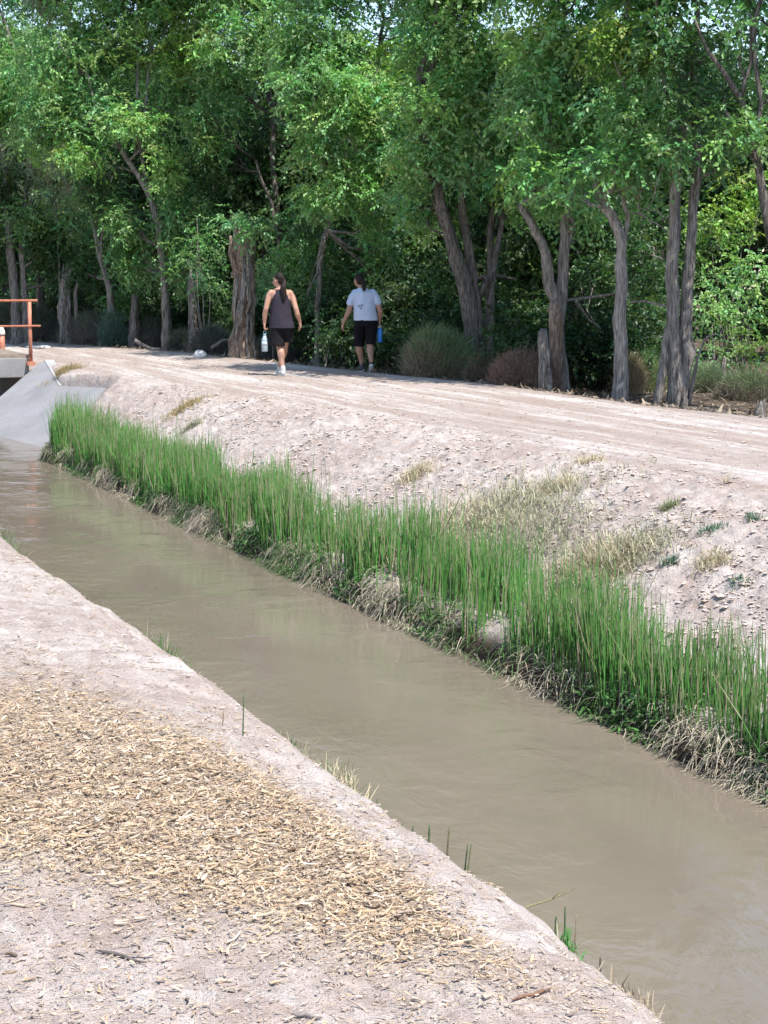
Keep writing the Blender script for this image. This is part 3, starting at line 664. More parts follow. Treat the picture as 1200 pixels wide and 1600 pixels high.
# ------------------------------------------------------------------ foliage
def rot_about(v, k, a):
    c, s_ = np.cos(a)[:, None], np.sin(a)[:, None]
    return v * c + np.cross(k, v) * s_ + k * (np.sum(k * v, 1, keepdims=True)) * (1 - c)
def leafset(C, r, size, tone, per=9, twigs=6, spread=.30, droop=.35):
    """C (n,3) clump centres, leaves on short drooping twigs. -> V,F,cols"""
    n = len(C)
    T = np.repeat(C, twigs, axis=0) + r.normal(0, spread * .35, (n * twigs, 3)); m = len(T)
    d = r.normal(0, 1, (m, 3)); d[:, 2] = d[:, 2] * .55 - .1; d /= np.linalg.norm(d, axis=1, keepdims=True)
    ln = spread * r.uniform(.7, 1.5, m)
    f = (np.arange(per) + .5) / per
    P = T[:, None] + d[:, None] * (ln[:, None] * f[None])[..., None]
    P[..., 2] -= droop * ln[:, None] * f[None] ** 2
    side = np.where(np.arange(per) % 2 == 0, 1.0, -1.0)
    P = P.reshape(-1, 3); D0 = np.repeat(d, per, axis=0); q = len(P)
    up = r.normal(0, .55, (q, 3)); up[:, 2] += 1; up /= np.linalg.norm(up, axis=1, keepdims=True)
    D = rot_about(D0, up, np.tile(side, m) * r.uniform(.5, 1.2, q)) + np.array([0, 0, -.35]) + r.normal(0, .2, (q, 3))
    D /= np.linalg.norm(D, axis=1, keepdims=True)
    S_ = np.cross(D, up); S_ /= (np.linalg.norm(S_, axis=1, keepdims=True) + 1e-9); N_ = np.cross(S_, D)
    L = size * r.uniform(.65, 1.3, q)[:, None]; w = L * r.uniform(.24, .36, q)[:, None]
    V = np.stack([P, P + D * L * .42 + S_ * w + N_ * w * .3, P + D * L - N_ * L * .12, P + D * L * .42 - S_ * w + N_ * w * .3], 1).reshape(-1, 3)
    b = (np.arange(q) * 4)[:, None, None]
    Fc = (b + np.array([[0, 1, 2], [0, 2, 3]])[None]).reshape(-1, 3)
    cl = np.repeat(tone * (1 + r.normal(0, .14, (n, 1))) * (1 + np.stack([r.normal(0, .14, n), r.normal(0, .05, n), r.normal(0, .12, n)], -1)), twigs * per, axis=0)
    cl = cl * r.uniform(.75, 1.25, (q, 1)); cl[:, 0] *= 1 + .2 * (r.random(q) > .93)
    return V, Fc, np.repeat(np.clip(cl, .01, .9), 4, axis=0)
def ellpts(c, rad, n, r, shell=.5):
    d = r.normal(0, 1, (n, 3)); d /= np.linalg.norm(d, axis=1, keepdims=True)
    k = r.random(n) ** shell
    lump = 1 + .28 * np.sin(d @ r.normal(0, 3, 3) + r.uniform(0, 6)) * np.sin(d @ r.normal(0, 4, 3))
    return np.asarray(c) + d * (k * lump)[:, None] * np.asarray(rad)

LEAF = leaf_mat('leaf_green', (1, 1, 1), .2, .34, .42)
BARK = bark_mat('grey_bark', (.11, .095, .082), (.30, .265, .235), (.46, .42, .38))
BARKD = bark_mat('dark_bark', (.06, .05, .043), (.17, .147, .127), (.30, .265, .235))
BARKP = bark_mat('pale_bark', (.20, .17, .15), (.40, .355, .32), (.60, .55, .50))
BARKO = bark_mat('stripped_orange_wood', (.13, .085, .06), (.33, .235, .17), (.52, .42, .34), 4)
DEADW = bark_mat('dead_wood', (.10, .08, .07), (.27, .235, .21), (.45, .41, .37), 4)
GREEN = np.array([.185, .35, .165]); BRT = np.array([.235, .42, .18]); SHADE_GREEN = np.array([.06, .125, .058]); SILV = np.array([.30, .38, .32]); YEL = np.array([.19, .32, .09])  # darkest and brightest greens put shade and sunlight into the leaf colour

def wig(P, k, amp):
    """add wander between the given nodes"""
    P = [np.asarray(p, float) for p in P]; out = []
    for i in range(len(P) - 1):
        n = max(2, int(np.linalg.norm(P[i + 1] - P[i]) / .22))
        for j in range(n):
            f = j / n; p = P[i] + (P[i + 1] - P[i]) * f
            p = p + amp * np.array([vn(np.array([k + i + f * 3.0]), np.array([1.5]), 5)[0] - .5, vn(np.array([k + i + f * 3.0]), np.array([9.5]), 6)[0] - .5, 0]) * (1 if (i or j) else 0)
            out.append(p)
    return out + [P[-1]]
def rads(n, r0, r1, flare=0.0):
    f = np.linspace(0, 1, n); r = r0 + (r1 - r0) * f
    return list(r * (1 + flare * np.exp(-f * n / 1.6)))

def tree(name, label, Y, stems, masses, bark=None, group=None, leaf=.076, seed=1, snag=False, dens=54, twigs=1.0, trunkname='trunk', rough=.22):
    """stems: (pixel points, r0, r1[, dY]) first point of first stem on the ground. masses: (u,v,ru,rv,dY,tone[,dens])"""
    bark = bark or BARK
    r = np.random.default_rng(seed)
    u0, v0 = stems[0][0][0]
    b = at(u0, v0, Y); b[2] = gz(b[None, :2])[0] - .06
    root = empty(name, tuple(b)); tag(root, label, 'tree' if not snag else 'dead tree', group)
    mb = MB(); nodes = []
    for i, stm in enumerate(stems):
        pts, r0, r1 = stm[:3]; dY = stm[3] if len(stm) > 3 else 0
        P = [at(u, v, Y + dY * (j / (len(pts) - 1))) for j, (u, v) in enumerate(pts)]
        if i == 0 or pts[0][1] > 520: P[0] = P[0].copy(); P[0][2] = gz(P[0][None, :2])[0] - .08
        Q = wig(P, seed * 3.7 + i, .055 if r0 > .05 else .12); r0 *= .88
        rr = rads(len(Q), r0, r1, .45 if (i == 0 or pts[0][1] > 520) else 0)
        mb.tube(Q, rr, 12 if r0 > .05 else 7, rough=rough, k=seed + i); nodes += [(q, rr[j]) for j, q in enumerate(Q) if j > len(Q) // 3 or i > 0]
    NP = np.array([q for q, _ in nodes]); NR = np.array([q for _, q in nodes])
    Vs, Fs, Cs, off = [], [], [], 0
    if any(m[1] < 70 for m in masses) and name == 'leafy_tree':
        tops = [m for m in masses if -20 < m[1] < 70]
        masses = list(masses) + [(m[0] + r.uniform(-20, 20), -6, m[2] * 1.05, 34, m[4] + .5, m[5], 26) for m in tops]
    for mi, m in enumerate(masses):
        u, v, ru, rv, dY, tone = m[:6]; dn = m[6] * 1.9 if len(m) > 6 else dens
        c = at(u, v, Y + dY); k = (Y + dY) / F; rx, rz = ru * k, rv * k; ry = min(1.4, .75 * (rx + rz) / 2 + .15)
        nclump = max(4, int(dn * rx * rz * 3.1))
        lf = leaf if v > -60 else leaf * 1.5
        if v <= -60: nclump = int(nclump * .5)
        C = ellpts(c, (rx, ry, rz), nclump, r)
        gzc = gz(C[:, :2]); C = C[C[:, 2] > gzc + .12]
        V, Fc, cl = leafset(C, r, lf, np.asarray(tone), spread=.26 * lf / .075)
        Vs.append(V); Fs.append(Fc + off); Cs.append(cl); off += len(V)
        # a limb into the mass, then branchlets
        j = int(np.argmin(np.linalg.norm((NP - c) * (1, 1, 1.0) + np.array((0, 0, .5)), axis=1)))
        a = NP[j]; mid = (a + c) / 2 + np.array((r.normal(0, .1), r.normal(0, .1), -.12)); lim = wig([a, mid, c], seed + mi, .18)
        r0 = min(NR[j] * .7, .045)
        mb.tube(lim, rads(len(lim), r0, .012), 6, k=mi)
        for C1 in C[:: max(1, int(9 / twigs))][:60]:
            q = lim[int(r.uniform(.35, 1) * (len(lim) - 1))]
            w = wig([q, (q + C1) / 2 + r.normal(0, .06, 3), C1], seed + mi + C1[0], .12)
            mb.tube(w[::2] + [w[-1]], rads(len(w[::2]) + 1, .011, .003), 4, cap=False)
    mb.build(trunkname, bark, root, origin=root.location)
    if Vs:
        meshobj('crown', np.concatenate(Vs), np.concatenate(Fs), LEAF, root, True, np.concatenate(Cs), origin=root.location)
    return root
G = GREEN; D_ = SHADE_GREEN; B_ = BRT  # D_ paints shade into low, inner and rear crown masses
FR = 'trees lining the far side of the path'
tree('leafy_tree', 'leafy tree with two bare grey trunks at the far left end of the path', 43,
     [([(28, 535), (24, 470), (20, 420), (12, 330), (5, 200)], .15, .06), ([(44, 535), (40, 470), (34, 400), (40, 300), (60, 180)], .11, .04)],
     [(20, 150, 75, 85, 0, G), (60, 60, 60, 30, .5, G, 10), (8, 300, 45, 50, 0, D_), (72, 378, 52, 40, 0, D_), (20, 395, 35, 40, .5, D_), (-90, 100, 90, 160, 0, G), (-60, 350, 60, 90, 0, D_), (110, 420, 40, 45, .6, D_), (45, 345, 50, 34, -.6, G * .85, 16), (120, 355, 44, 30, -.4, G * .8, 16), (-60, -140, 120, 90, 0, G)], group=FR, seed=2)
tree('silvery_tree', 'small silvery green leaved tree at the left in front of darker foliage', 42.8,
     [([(96, 530), (94, 470), (92, 400), (88, 330), (80, 280)], .04, .02)],
     [(60, 262, 55, 34, 0, SILV, 20), (90, 300, 45, 34, -.1, SILV * .8, 20), (28, 235, 24, 28, 0, SILV, 18), (60, 340, 30, 26, 0, G, 14)], group=FR, seed=3, leaf=.055)
tree('leafy_tree', 'tall leafy tree with forked straight trunk left of the thick peeling snag', 39.5,
     [([(262, 545), (258, 480), (254, 420), (248, 350), (232, 300), (214, 270), (190, 235)], .125, .05, -.3), ([(254, 430), (262, 370), (268, 335), (262, 300), (250, 240)], .07, .04), ([(232, 300), (224, 262), (222, 225), (230, 150), (240, 60)], .05, .03),
      ([(214, 272), (196, 262), (182, 262)], .03, .015), ([(190, 235), (170, 200), (152, 170), (130, 100)], .045, .02, -.4), ([(222, 240), (216, 180), (214, 60), (210, -60)], .04, .02)],
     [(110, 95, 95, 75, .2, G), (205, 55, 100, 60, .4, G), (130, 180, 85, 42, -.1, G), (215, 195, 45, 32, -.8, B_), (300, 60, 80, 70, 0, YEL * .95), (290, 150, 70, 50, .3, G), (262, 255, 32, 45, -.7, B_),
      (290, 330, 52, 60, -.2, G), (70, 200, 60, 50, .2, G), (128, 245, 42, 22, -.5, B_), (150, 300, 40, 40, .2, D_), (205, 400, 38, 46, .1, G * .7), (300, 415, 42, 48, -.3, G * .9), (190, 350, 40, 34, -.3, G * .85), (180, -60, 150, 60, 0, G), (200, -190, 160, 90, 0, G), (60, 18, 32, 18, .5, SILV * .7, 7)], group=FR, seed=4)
tree('slender_tree', 'slender pale leaning trunk with sparse leaves between the two left trunks', 41,
     [([(178, 505), (172, 450), (158, 405), (146, 350), (139, 300)], .10, .04, .2), ([(158, 405), (162, 340), (170, 310)], .03, .012)],
     [(150, 290, 34, 28, .3, G), (205, 340, 40, 34, .8, D_), (130, 420, 34, 30, .5, D_), (190, 470, 30, 26, .6, G)], bark=BARK, group=FR, seed=5)
tree('leafy_tree', 'broad tree with dark hollow crown above the thick peeling snag', 38.5,
     [([(450, 560), (445, 480), (440, 400), (430, 300), (425, 180)], .10, .05, .4), ([(440, 400), (425, 320), (400, 250)], .05, .025)],
     [(400, 60, 95, 58, -.8, G), (350, 120, 60, 45, 0, G), (420, 260, 70, 110, 3.2, D_ * .8, 6), (350, 250, 45, 70, .5, D_), (330, 200, 50, 40, -.3, G * .8), (372, 345, 34, 30, -4.6, G * .9, 14), (402, 350, 24, 30, -4.7, G * .8, 14), (380, 330, 50, 50, 1.6, D_, 8), (470, 400, 40, 40, -.6, G), (465, 340, 28, 50, 0, G * .9), (440, 440, 34, 40, .4, G), (400, -80, 130, 60, -.3, G), (410, -190, 130, 70, -.3, G)], bark=BARKD, group=FR, seed=6)
tree('leafy_tree', 'bright leafy tree arching over the two walkers', 34.5,
     [([(497, 570), (496, 480), (500, 400), (520, 320), (545, 220), (590, 100), (600, 30), (588, -30)], .065, .035, .6), ([(600, 60), (612, 20), (600, -20)], .02, .012), ([(520, 320), (500, 240), (480, 120)], .05, .03)],
     [(510, 60, 85, 60, -.6, G), (500, 135, 80, 45, -1.2, G), (570, 160, 80, 60, -1.4, B_ * .92), (600, 235, 70, 45, -1.1, G), (545, 285, 62, 42, -1.2, B_ * .95), (500, 225, 40, 60, -1.0, G), (640, 110, 60, 55, -.6, YEL), (470, 90, 50, 60, -.3, G), (650, 40, 50, 40, 0, G),
      (590, 350, 34, 22, -.3, G), (500, 310, 32, 30, -.8, B_), (595, 395, 30, 30, .5, G * .9), (478, 470, 22, 34, 0, G * .5, 7), (610, 450, 34, 50, .9, D_ * .7), (540, -70, 120, 50, -.6, G), (640, -60, 60, 40, 0, G), (560, -180, 160, 80, -.6, G)], group=FR, seed=7)
tree('thicket_tree', 'dark dense thicket tree hanging behind the walker in the pale shirt', 37.5,
     [([(585, 565), (580, 500), (560, 430), (540, 380)], .07, .03, .5), ([(580, 500), (610, 430), (625, 380)], .04, .02)],
     [(560, 430, 75, 60, 1.5, D_ * .6, 9), (630, 420, 60, 60, .8, D_ * .7, 9), (640, 500, 60, 50, .6, D_ * .7, 9), (520, 520, 60, 50, 1.2, D_ * .6, 9), (640, 360, 50, 40, .3, G * .6, 10)], bark=BARKD, group=FR, seed=8)  # leaf colour dimmed further to paint the shaded hollow behind the walkers
tree('leafy_tree', 'big dark multi trunk tree rising from the rounded bush', 28.5,
     [([(741, 600), (738, 540), (735, 490), (722, 430), (706, 380), (690, 320), (676, 262), (650, 160)], .17, .05, -.3), ([(752, 595), (748, 520), (742, 470), (738, 420), (724, 340), (715, 240)], .13, .045), ([(760, 590), (764, 500), (768, 430), (766, 360), (778, 300), (800, 200)], .10, .04, .5),
      ([(745, 470), (772, 420), (785, 350), (790, 260)], .06, .03, .3), ([(706, 380), (690, 350), (672, 300)], .035, .02)],
     [(690, 60, 90, 60, -.2, G), (700, 160, 85, 55, -.5, B_ * .9), (770, 110, 80, 60, -.3, G), (735, 235, 70, 45, -.5, G), (660, 245, 50, 45, -.4, G), (800, 195, 65, 50, -.5, G), (700, 310, 60, 28, .6, G * .8), (790, 300, 48, 38, .3, G), (665, 330, 34, 28, .3, B_ * .85), (815, 270, 40, 45, -.6, B_),
      (640, 300, 36, 36, .2, G), (740, -60, 160, 60, 0, G), (730, -180, 170, 90, 0, G), (820, 420, 40, 60, 2.2, D_), (700, 420, 30, 40, 2.5, D_)], bark=BARKD, group=FR, seed=9)
tree('leafy_tree', 'forked tree with stripped orange wood on its lower trunk', 26.5,
     [([(876, 600), (874, 550), (870, 500), (868, 468), (858, 440), (856, 410), (846, 380), (828, 345), (812, 320)], .14, .05, -.2), ([(872, 520), (878, 465), (880, 430), (884, 385), (885, 350), (890, 260)], .10, .06), ([(885, 400), (892, 370), (893, 335)], .03, .02),
      ([(882, 470), (915, 466), (960, 460), (985, 452)], .032, .015, .4), ([(900, 470), (925, 500), (935, 515)], .03, .01, .6)],
     [(860, 70, 85, 65, -.2, B_ * .9), (850, 170, 80, 55, -.5, G), (900, 235, 65, 45, -.4, G), (825, 262, 42, 40, -.9, B_), (870, 310, 48, 24, 0, G), (915, 330, 40, 26, .5, G), (940, 60, 60, 50, 0, G), (925, 150, 60, 55, -.2, G), (930, 430, 50, 30, 1.2, D_), (870, -60, 120, 60, 0, G), (900, -180, 150, 90, 0, G)], bark=BARK, group=FR, seed=10)
tree('pale_tree', 'single straight pale trunk with a leaning dark upper stem', 25,
     [([(972, 622), (972, 560), (968, 500), (972, 440), (972, 400), (968, 370), (952, 335), (940, 312), (925, 240)], .105, .06, -.1), ([(972, 400), (978, 370), (980, 335), (976, 300), (985, 230)], .04, .03), ([(975, 330), (1000, 335), (1030, 350), (1045, 372)], .018, .008, .1)],
     [(980, 70, 85, 65, -.2, YEL * .9), (990, 165, 75, 55, -.4, G), (965, 245, 75, 40, -.5, G), (1015, 265, 50, 35, -.2, G), (905, 290, 50, 22, 0, G), (1000, 310, 34, 22, .4, G), (1010, 410, 40, 40, 1.5, D_), (1000, -60, 110, 60, 0, G), (1010, -180, 130, 80, 0, G)], bark=BARKP, group=FR, seed=11)
tree('leafy_tree', 'tall clump of three grey trunks left of the sunlit clearing', 24.5,
     [([(1056, 632), (1056, 580), (1050, 520), (1050, 460), (1052, 400), (1054, 330), (1056, 270), (1068, 150), (1075, 40)], .105, .06), ([(1022, 618), (1036, 560), (1046, 500), (1052, 460)], .07, .035), ([(1060, 600), (1074, 550), (1072, 500), (1076, 440), (1082, 360), (1086, 300), (1090, 250), (1084, 120), (1090, 10)], .10, .04, .2),
      ([(1046, 172), (1040, 110), (1034, 50), (1020, -40)], .04, .02, -.3), ([(1050, 330), (1040, 345), (1030, 330), (1000, 325)], .015, .006, -.2), ([(1075, 535), (1100, 532), (1118, 522)], .03, .012, -.3), ([(1046, 480), (1010, 470), (985, 472)], .022, .012, .3), ([(1050, 330), (1046, 260), (1048, 172)], .045, .03)],
     [(1075, 165, 52, 40, -.6, D_ * 1.2, 16), (1050, 55, 60, 40, -.5, D_ * 1.3), (1100, 90, 55, 50, -.4, D_ * 1.3, 12), (1040, 225, 40, 30, -.5, G), (1120, 235, 55, 26, .2, G * .85), (1050, -60, 50, 40, 0, D_ * 1.3), (1090, -150, 120, 70, 0, G)], bark=BARK, group=FR, seed=12)
tree('leafy_tree', 'dark leaning trunk entering the picture at the right edge', 23.5,
     [([(1262, 640), (1240, 500), (1212, 400), (1192, 300), (1180, 235), (1160, 160), (1130, 110), (1105, 80), (1085, 30)], .12, .014), ([(1182, 245), (1190, 160), (1180, 60), (1190, -30)], .05, .025), ([(1160, 150), (1175, 100), (1172, 20)], .03, .015)],
     [(1165, 205, 50, 26, -.2, G), (1155, 45, 50, 30, 0, G, 8), (1190, 130, 34, 30, .3, G, 7), (1270, 120, 50, 60, 0, G, 8), (1130, 150, 34, 26, .3, D_ * 1.2, 9), (1230, -100, 90, 70, 0, G)], bark=BARKD, group=FR, seed=13)

_t5 = [o for o in COL.objects if o.get('label', '').startswith('forked tree with stripped')][0]
_mb = MB(); _w = wig([at(866, 470, 26.33), at(868, 500, 26.33), at(869, 545, 26.33), at(872, 590, 26.3)], 5, .02); _mb.tube(_w, [.05, .09] + [.085] * (len(_w) - 3) + [.05], 9, rough=.35)
_mb.build('stripped_wood', BARKO, _t5, origin=_t5.location)
# broken trunks
def snag(name, label, Y, pts, r0, r1, mat, seed, branches=(), jag=.10, n=16, strips=None):
    b = at(*pts[0], Y); g = gz(b[None, :2])[0]; b[2] = g - .06
    root = empty(name, tuple(b)); tag(root, label, 'dead tree' if len(pts) > 2 else 'stump', 'broken dead trunks beside the path')
    P = [at(u, v, Y) for u, v in pts]; P[0][2] = g - .08
    Q = wig(P, seed, .06); mb = MB(); rr = rads(len(Q), r0, r1, .3); rr = [a * (1 + .12 * math.sin(i * 1.7 + seed)) for i, a in enumerate(rr)]
    mb.tube(Q, rr, n, rough=.32, k=seed)
    V = mb.v[0]; top = V[-n:].copy(); rj = np.random.default_rng(seed)
    V[-n:, 2] += rj.uniform(-jag, jag * 2.2, n); mb.v[0] = V
    # longitudinal ridges
    mb.build('trunk', mat, root, origin=root.location)
    if strips:
        ms = MB()
        for k in range(strips):
            th = rj.uniform(-2.6, -.5); i0 = int(rj.integers(0, max(1, len(Q) - 4))); L = int(rj.integers(3, max(4, len(Q) // 2 + 1)))
            S_ = [Q[min(i0 + j, len(Q) - 1)] + np.array((math.cos(th + .05 * j), math.sin(th + .05 * j), 0)) * rr[min(i0 + j, len(Q) - 1)] * (1.0 + .12 * (j % 2)) for j in range(L)]
            ms.tube(S_, [rj.uniform(.015, .04)] * len(S_), 6, rough=.4, k=k)
        ms.build('loose_bark', BARK if mat is not BARK else DEADW, root, origin=root.location)
    for k, br in enumerate(branches):
        mb = MB(); w = wig([at(u, v, Y - .1) for u, v in br[0]], seed + k, .05); mb.tube(w, rads(len(w), br[1], br[1] * .35), 7, rough=.2); mb.build('branch', mat, root, origin=root.location)
    return root
snag('tree_snag', 'thick peeling dead trunk broken off at the top beside the walkers', 34.6, [(382, 562), (380, 510), (384, 450), (380, 400), (384, 360)], .215, .17, BARKO, 31, [([(366, 432), (372, 425), (392, 428)], .10), ([(370, 425), (362, 395), (360, 368)], .07)], strips=20)
snag('tree_snag', 'broken dead stump with stripped wood in front of the orange wood tree', 25.3, [(855, 618), (852, 575), (848, 545), (848, 520)], .075, .062, BARK, 32, [([(855, 600), (860, 612), (866, 622)], .05)], jag=.03, strips=5)
snag('tree_snag', 'pale broken trunk with hooked top near the left edge', 41.5, [(104, 530), (100, 480), (102, 440), (106, 425)], .14, .11, DEADW, 33, [([(104, 440), (112, 420), (122, 432)], .07), ([(120, 500), (118, 460), (122, 430)], .06)], strips=6)
snag('tree_snag', 'thin dead trunk with a side branch right of the forked tree', 38.5, [(302, 550), (301, 500), (298, 455), (300, 425)], .11, .05, DEADW, 34, [([(300, 450), (308, 438), (312, 420)], .05)])
snag('tree_snag', 'pale smooth stump left of the forked tree', 40.5, [(210, 545), (210, 510), (211, 475)], .12, .09, DEADW, 35)
snag('tree_snag', 'small stub of root standing before the three grey trunks', 23.2, [(1067, 640), (1068, 625), (1069, 608)], .055, .02, BARKD, 36, jag=.02)
snag('tree_snag', 'short grey stump at the right edge of the path', 21.8, [(1188, 658), (1189, 645), (1190, 630)], .06, .055, DEADW, 37, jag=.03)
snag('tree_snag', 'dark broken trunk behind the railing end', 44, [(62, 530), (64, 480), (62, 440)], .11, .09, DEADW, 38, strips=4)
snag('tree_snag', 'thin upright stem in the grass right of the three grey trunks', 26.5, [(1130, 618), (1131, 585), (1133, 560)], .05, .025, BARK, 39, jag=.02)
# exposed roots on the shaded ground
for k, (pts, Y, lab) in enumerate([([(1010, 640), (1035, 628), (1056, 618)], 24.0, 'surface root running left from the three grey trunks'), ([(940, 622), (958, 618), (972, 612)], 24.6, 'surface root at the foot of the pale trunk'),
                   ([(900, 612), (925, 606), (950, 612)], 25.6, 'long root between the orange wood tree and the pale trunk'), ([(1080, 640), (1105, 636), (1140, 640)], 23.2, 'root on the bare ground right of the three grey trunks'),
                   ([(210, 532), (232, 545), (252, 552)], 37.6, 'fallen grey branch leaning at the foot of the forked tree'), ([(330, 545), (350, 532), (366, 530)], 36.5, 'fallen branch beside the thick peeling snag')]):
    P = [at(u, v, Y) for u, v in pts]; 
    for p in P: p[2] = gz(p[None, :2])[0] + (.03 if k < 4 else max(.03, p[2] - gz(p[None, :2])[0]))
    mb = MB(); w = wig(P, k, .12); mb.tube(w, rads(len(w), .05, .02), 7, rough=.3); o = mb.build('root' if k < 4 else 'fallen_branch', BARKD if k < 4 else DEADW, origin=P[0]); o.location = tuple(P[0]); tag(o, lab, 'root' if k < 4 else 'branch')

# bushes and dead brush in the shade
def bush(name, label, cat, u, v, Y, w, h, n, col, top=None, group=None, wd=.006, spread=.55, seed=1):
    r = np.random.default_rng(seed); b = at(u, v, Y); b[2] = gz(b[None, :2])[0]
    th = r.uniform(0, 6.28, n); rad = np.sqrt(r.random(n)); f = r.random(n) ** .6
    hh = h * np.sqrt(np.clip(1 - (rad * .92) ** 2, .05, 1)); zz = f * hh
    P = np.stack([np.cos(th) * rad * w * .5 * (1 - .2 * f), np.sin(th) * rad * w * .4, zz], -1)
    P[:, 2] += gz(P[:, :2] + b[:2]) - b[2]
    D = np.stack([np.cos(th) * rad * .7, np.sin(th) * rad * .7, .9 + 0 * th], -1) + r.normal(0, spread, (n, 3)); D /= np.linalg.norm(D, axis=1, keepdims=True)
    L = r.uniform(.08, .24, n) * min(1.4, h + .4); cu = r.normal(0, .25, (n, 3)) * L[:, None]
    V, Fc = ribbons(P - D * (L * .5)[:, None], D, L, wd * r.uniform(.5, 1.5, n), cu, 3, r.normal(0, 1, (n, 3)))
    c = np.array(col) * 1.45 * r.uniform(.55, 1.4, (n, 1))
    if top is not None:
        k = (zz / h + r.normal(0, .18, n) + .25 * (vn(P[:, 0] * 2, P[:, 2] * 2, seed) - .5)) > .47; c = np.where(k[:, None], np.array(top) * 1.3 * r.uniform(.6, 1.4, (n, 1)), c)
    o = meshobj(name, V, Fc, M_BLADE, smooth=True, cols=np.repeat(c, 8, axis=0)); o.location = tuple(b); return tag(o, label, cat, group)
bush('round_bush', 'rounded bush with green top and brown lower half beside the path', 'bush', 692, 600, 28.2, 1.35, .92, 14000, (.20, .17, .12), (.155, .22, .10), seed=41, wd=.007)
bush('dead_bush', 'rusty brown dead brush left of the broken stump', 'bush', 820, 610, 26.3, 1.15, .60, 8000, (.24, .155, .12), (.22, .15, .11), seed=42, wd=.007)
bush('dead_bush', 'low dark brown brush between the rounded bush and rusty brush', 'bush', 768, 605, 27.0, .9, .55, 6000, (.14, .105, .085), (.10, .12, .06), seed=43, wd=.007)
bush('grass_clump', 'dark green tall grass behind the big dark tree', 'grass clump', 800, 570, 29.5, 1.4, .8, 7000, (.06, .13, .05), (.08, .17, .06), seed=44, spread=.3)
bush('grass_clump', 'pale green grass at the foot of the thick leaning stem', 'grass clump', 1000, 600, 27.2, .8, .65, 4500, (.20, .22, .10), (.17, .26, .10), seed=45, spread=.35)
bush('dead_bush', 'straw brown brush just right of the pale trunk', 'bush', 985, 595, 26.4, .5, .6, 3000, (.26, .20, .13), (.26, .22, .12), seed=46, spread=.35)
bush('grass_clump', 'dull grey green grass between the orange wood tree and pale trunk', 'grass clump', 925, 590, 28.5, 1.1, .75, 6500, (.13, .13, .085), (.11, .16, .085), seed=47)
bush('grass_clump', 'pale grass right of the three grey trunks', 'grass clump', 1110, 608, 26.6, .8, .45, 4000, (.17, .19, .11), (.18, .25, .13), seed=48, spread=.35)
bush('grass_clump', 'dry grey grass at the right edge behind the short stump', 'grass clump', 1170, 620, 25.5, 1.1, .4, 5000, (.17, .145, .11), (.13, .17, .08), seed=49)
for k, (u, v, Y, w, h, lab) in enumerate([(60, 535, 43.5, 1.6, .9, 'grey brush behind the end of the railing'), (160, 545, 41.5, 1.8, .95, 'tangled grey brush under the slender leaning trunk'), (125, 540, 42.5, 1.2, .8, 'dark brush behind the hooked pale trunk'),
                           (235, 548, 40.8, 1.3, .8, 'grey brush between the smooth stump and forked tree'), (335, 555, 37.5, 1.2, .75, 'grey brown brush left of the thick peeling snag'), (285, 550, 39.2, .8, .6, 'low brush behind the thin dead trunk'),
                           (430, 565, 36, 1.2, .7, 'dark brush just right of the thick peeling snag'), (8, 532, 44.5, 1.5, 1.0, 'grey brush at the far left edge')]):
    bush('dead_brush', lab, 'brush', u, v, Y, w, h, 5500, (.155, .135, .12), (.10, .12, .085), group='tangled dead brush under the left trees', seed=60 + k, spread=.8)
bush('blue_green_bush', 'small blue green bush under the left trees', 'bush', 178, 520, 40.6, .7, .9, 3000, (.08, .13, .10), (.10, .17, .12), seed=71, wd=.012)
def leafbush(name, label, Y, u, v, ru, rv, tone, dens=12, leaf=.07, seed=1, group=None, cat='shrub', dn=0):
    r = np.random.default_rng(seed); c = at(u, v, Y); k = Y / F; rx, rz = ru * k, rv * k
    root = empty(name, (c[0], c[1], gz(c[None, :2])[0])); tag(root, label, cat, group)
    C = ellpts(c, (rx, min(rx, 1.0), rz), int(dens * rx * rz * 3.1) + 6, r); C = C[C[:, 2] > gz(C[:, :2]) + .1]
    V, Fc, cl = leafset(C, r, leaf, np.asarray(tone))
    meshobj('foliage', V, Fc, LEAF, root, True, cl, origin=root.location)
    mb = MB(); o = np.array(root.location)
    for C1 in C[::7][:40]:
        w = wig([o, (o + C1) / 2 + r.normal(0, .08, 3), C1], seed + C1[0], .1); mb.tube(w[::2] + [w[-1]], rads(len(w[::2]) + 1, .02, .004), 5, cap=False)
    mb.build('stem', BARK, root, origin=root.location); return root
SH = 'sunlit shrubs in the clearing at right'
for q in [('leafy_shrub', 'bright yellow green foliage high in the clearing right of the grey trunks', 32, 1145, 330, 75, 70, YEL * 1.05, 14, .08, 81), ('leafy_shrub', 'bright green shrub in the middle of the clearing at the right edge', 31, 1165, 450, 65, 60, B_, 14, .08, 82),
          ('leafy_shrub', 'fresh green shrub just right of the grey trunks at waist height', 29.5, 1118, 480, 40, 40, B_, 12, .07, 83), ('leafy_shrub', 'yellowish shrub low at the right edge', 28.5, 1160, 530, 60, 35, YEL * .85, 14, .06, 84),
          ('leafy_shrub', 'low grey green shrub behind the pale grass at right', 28, 1100, 560, 55, 40, G, 14, .055, 85), ('leafy_shrub', 'dark green shrub at the right edge of the clearing floor', 27, 1180, 585, 50, 30, D_ * 1.2, 14, .055, 86)]:
    leafbush(*q, group=SH)

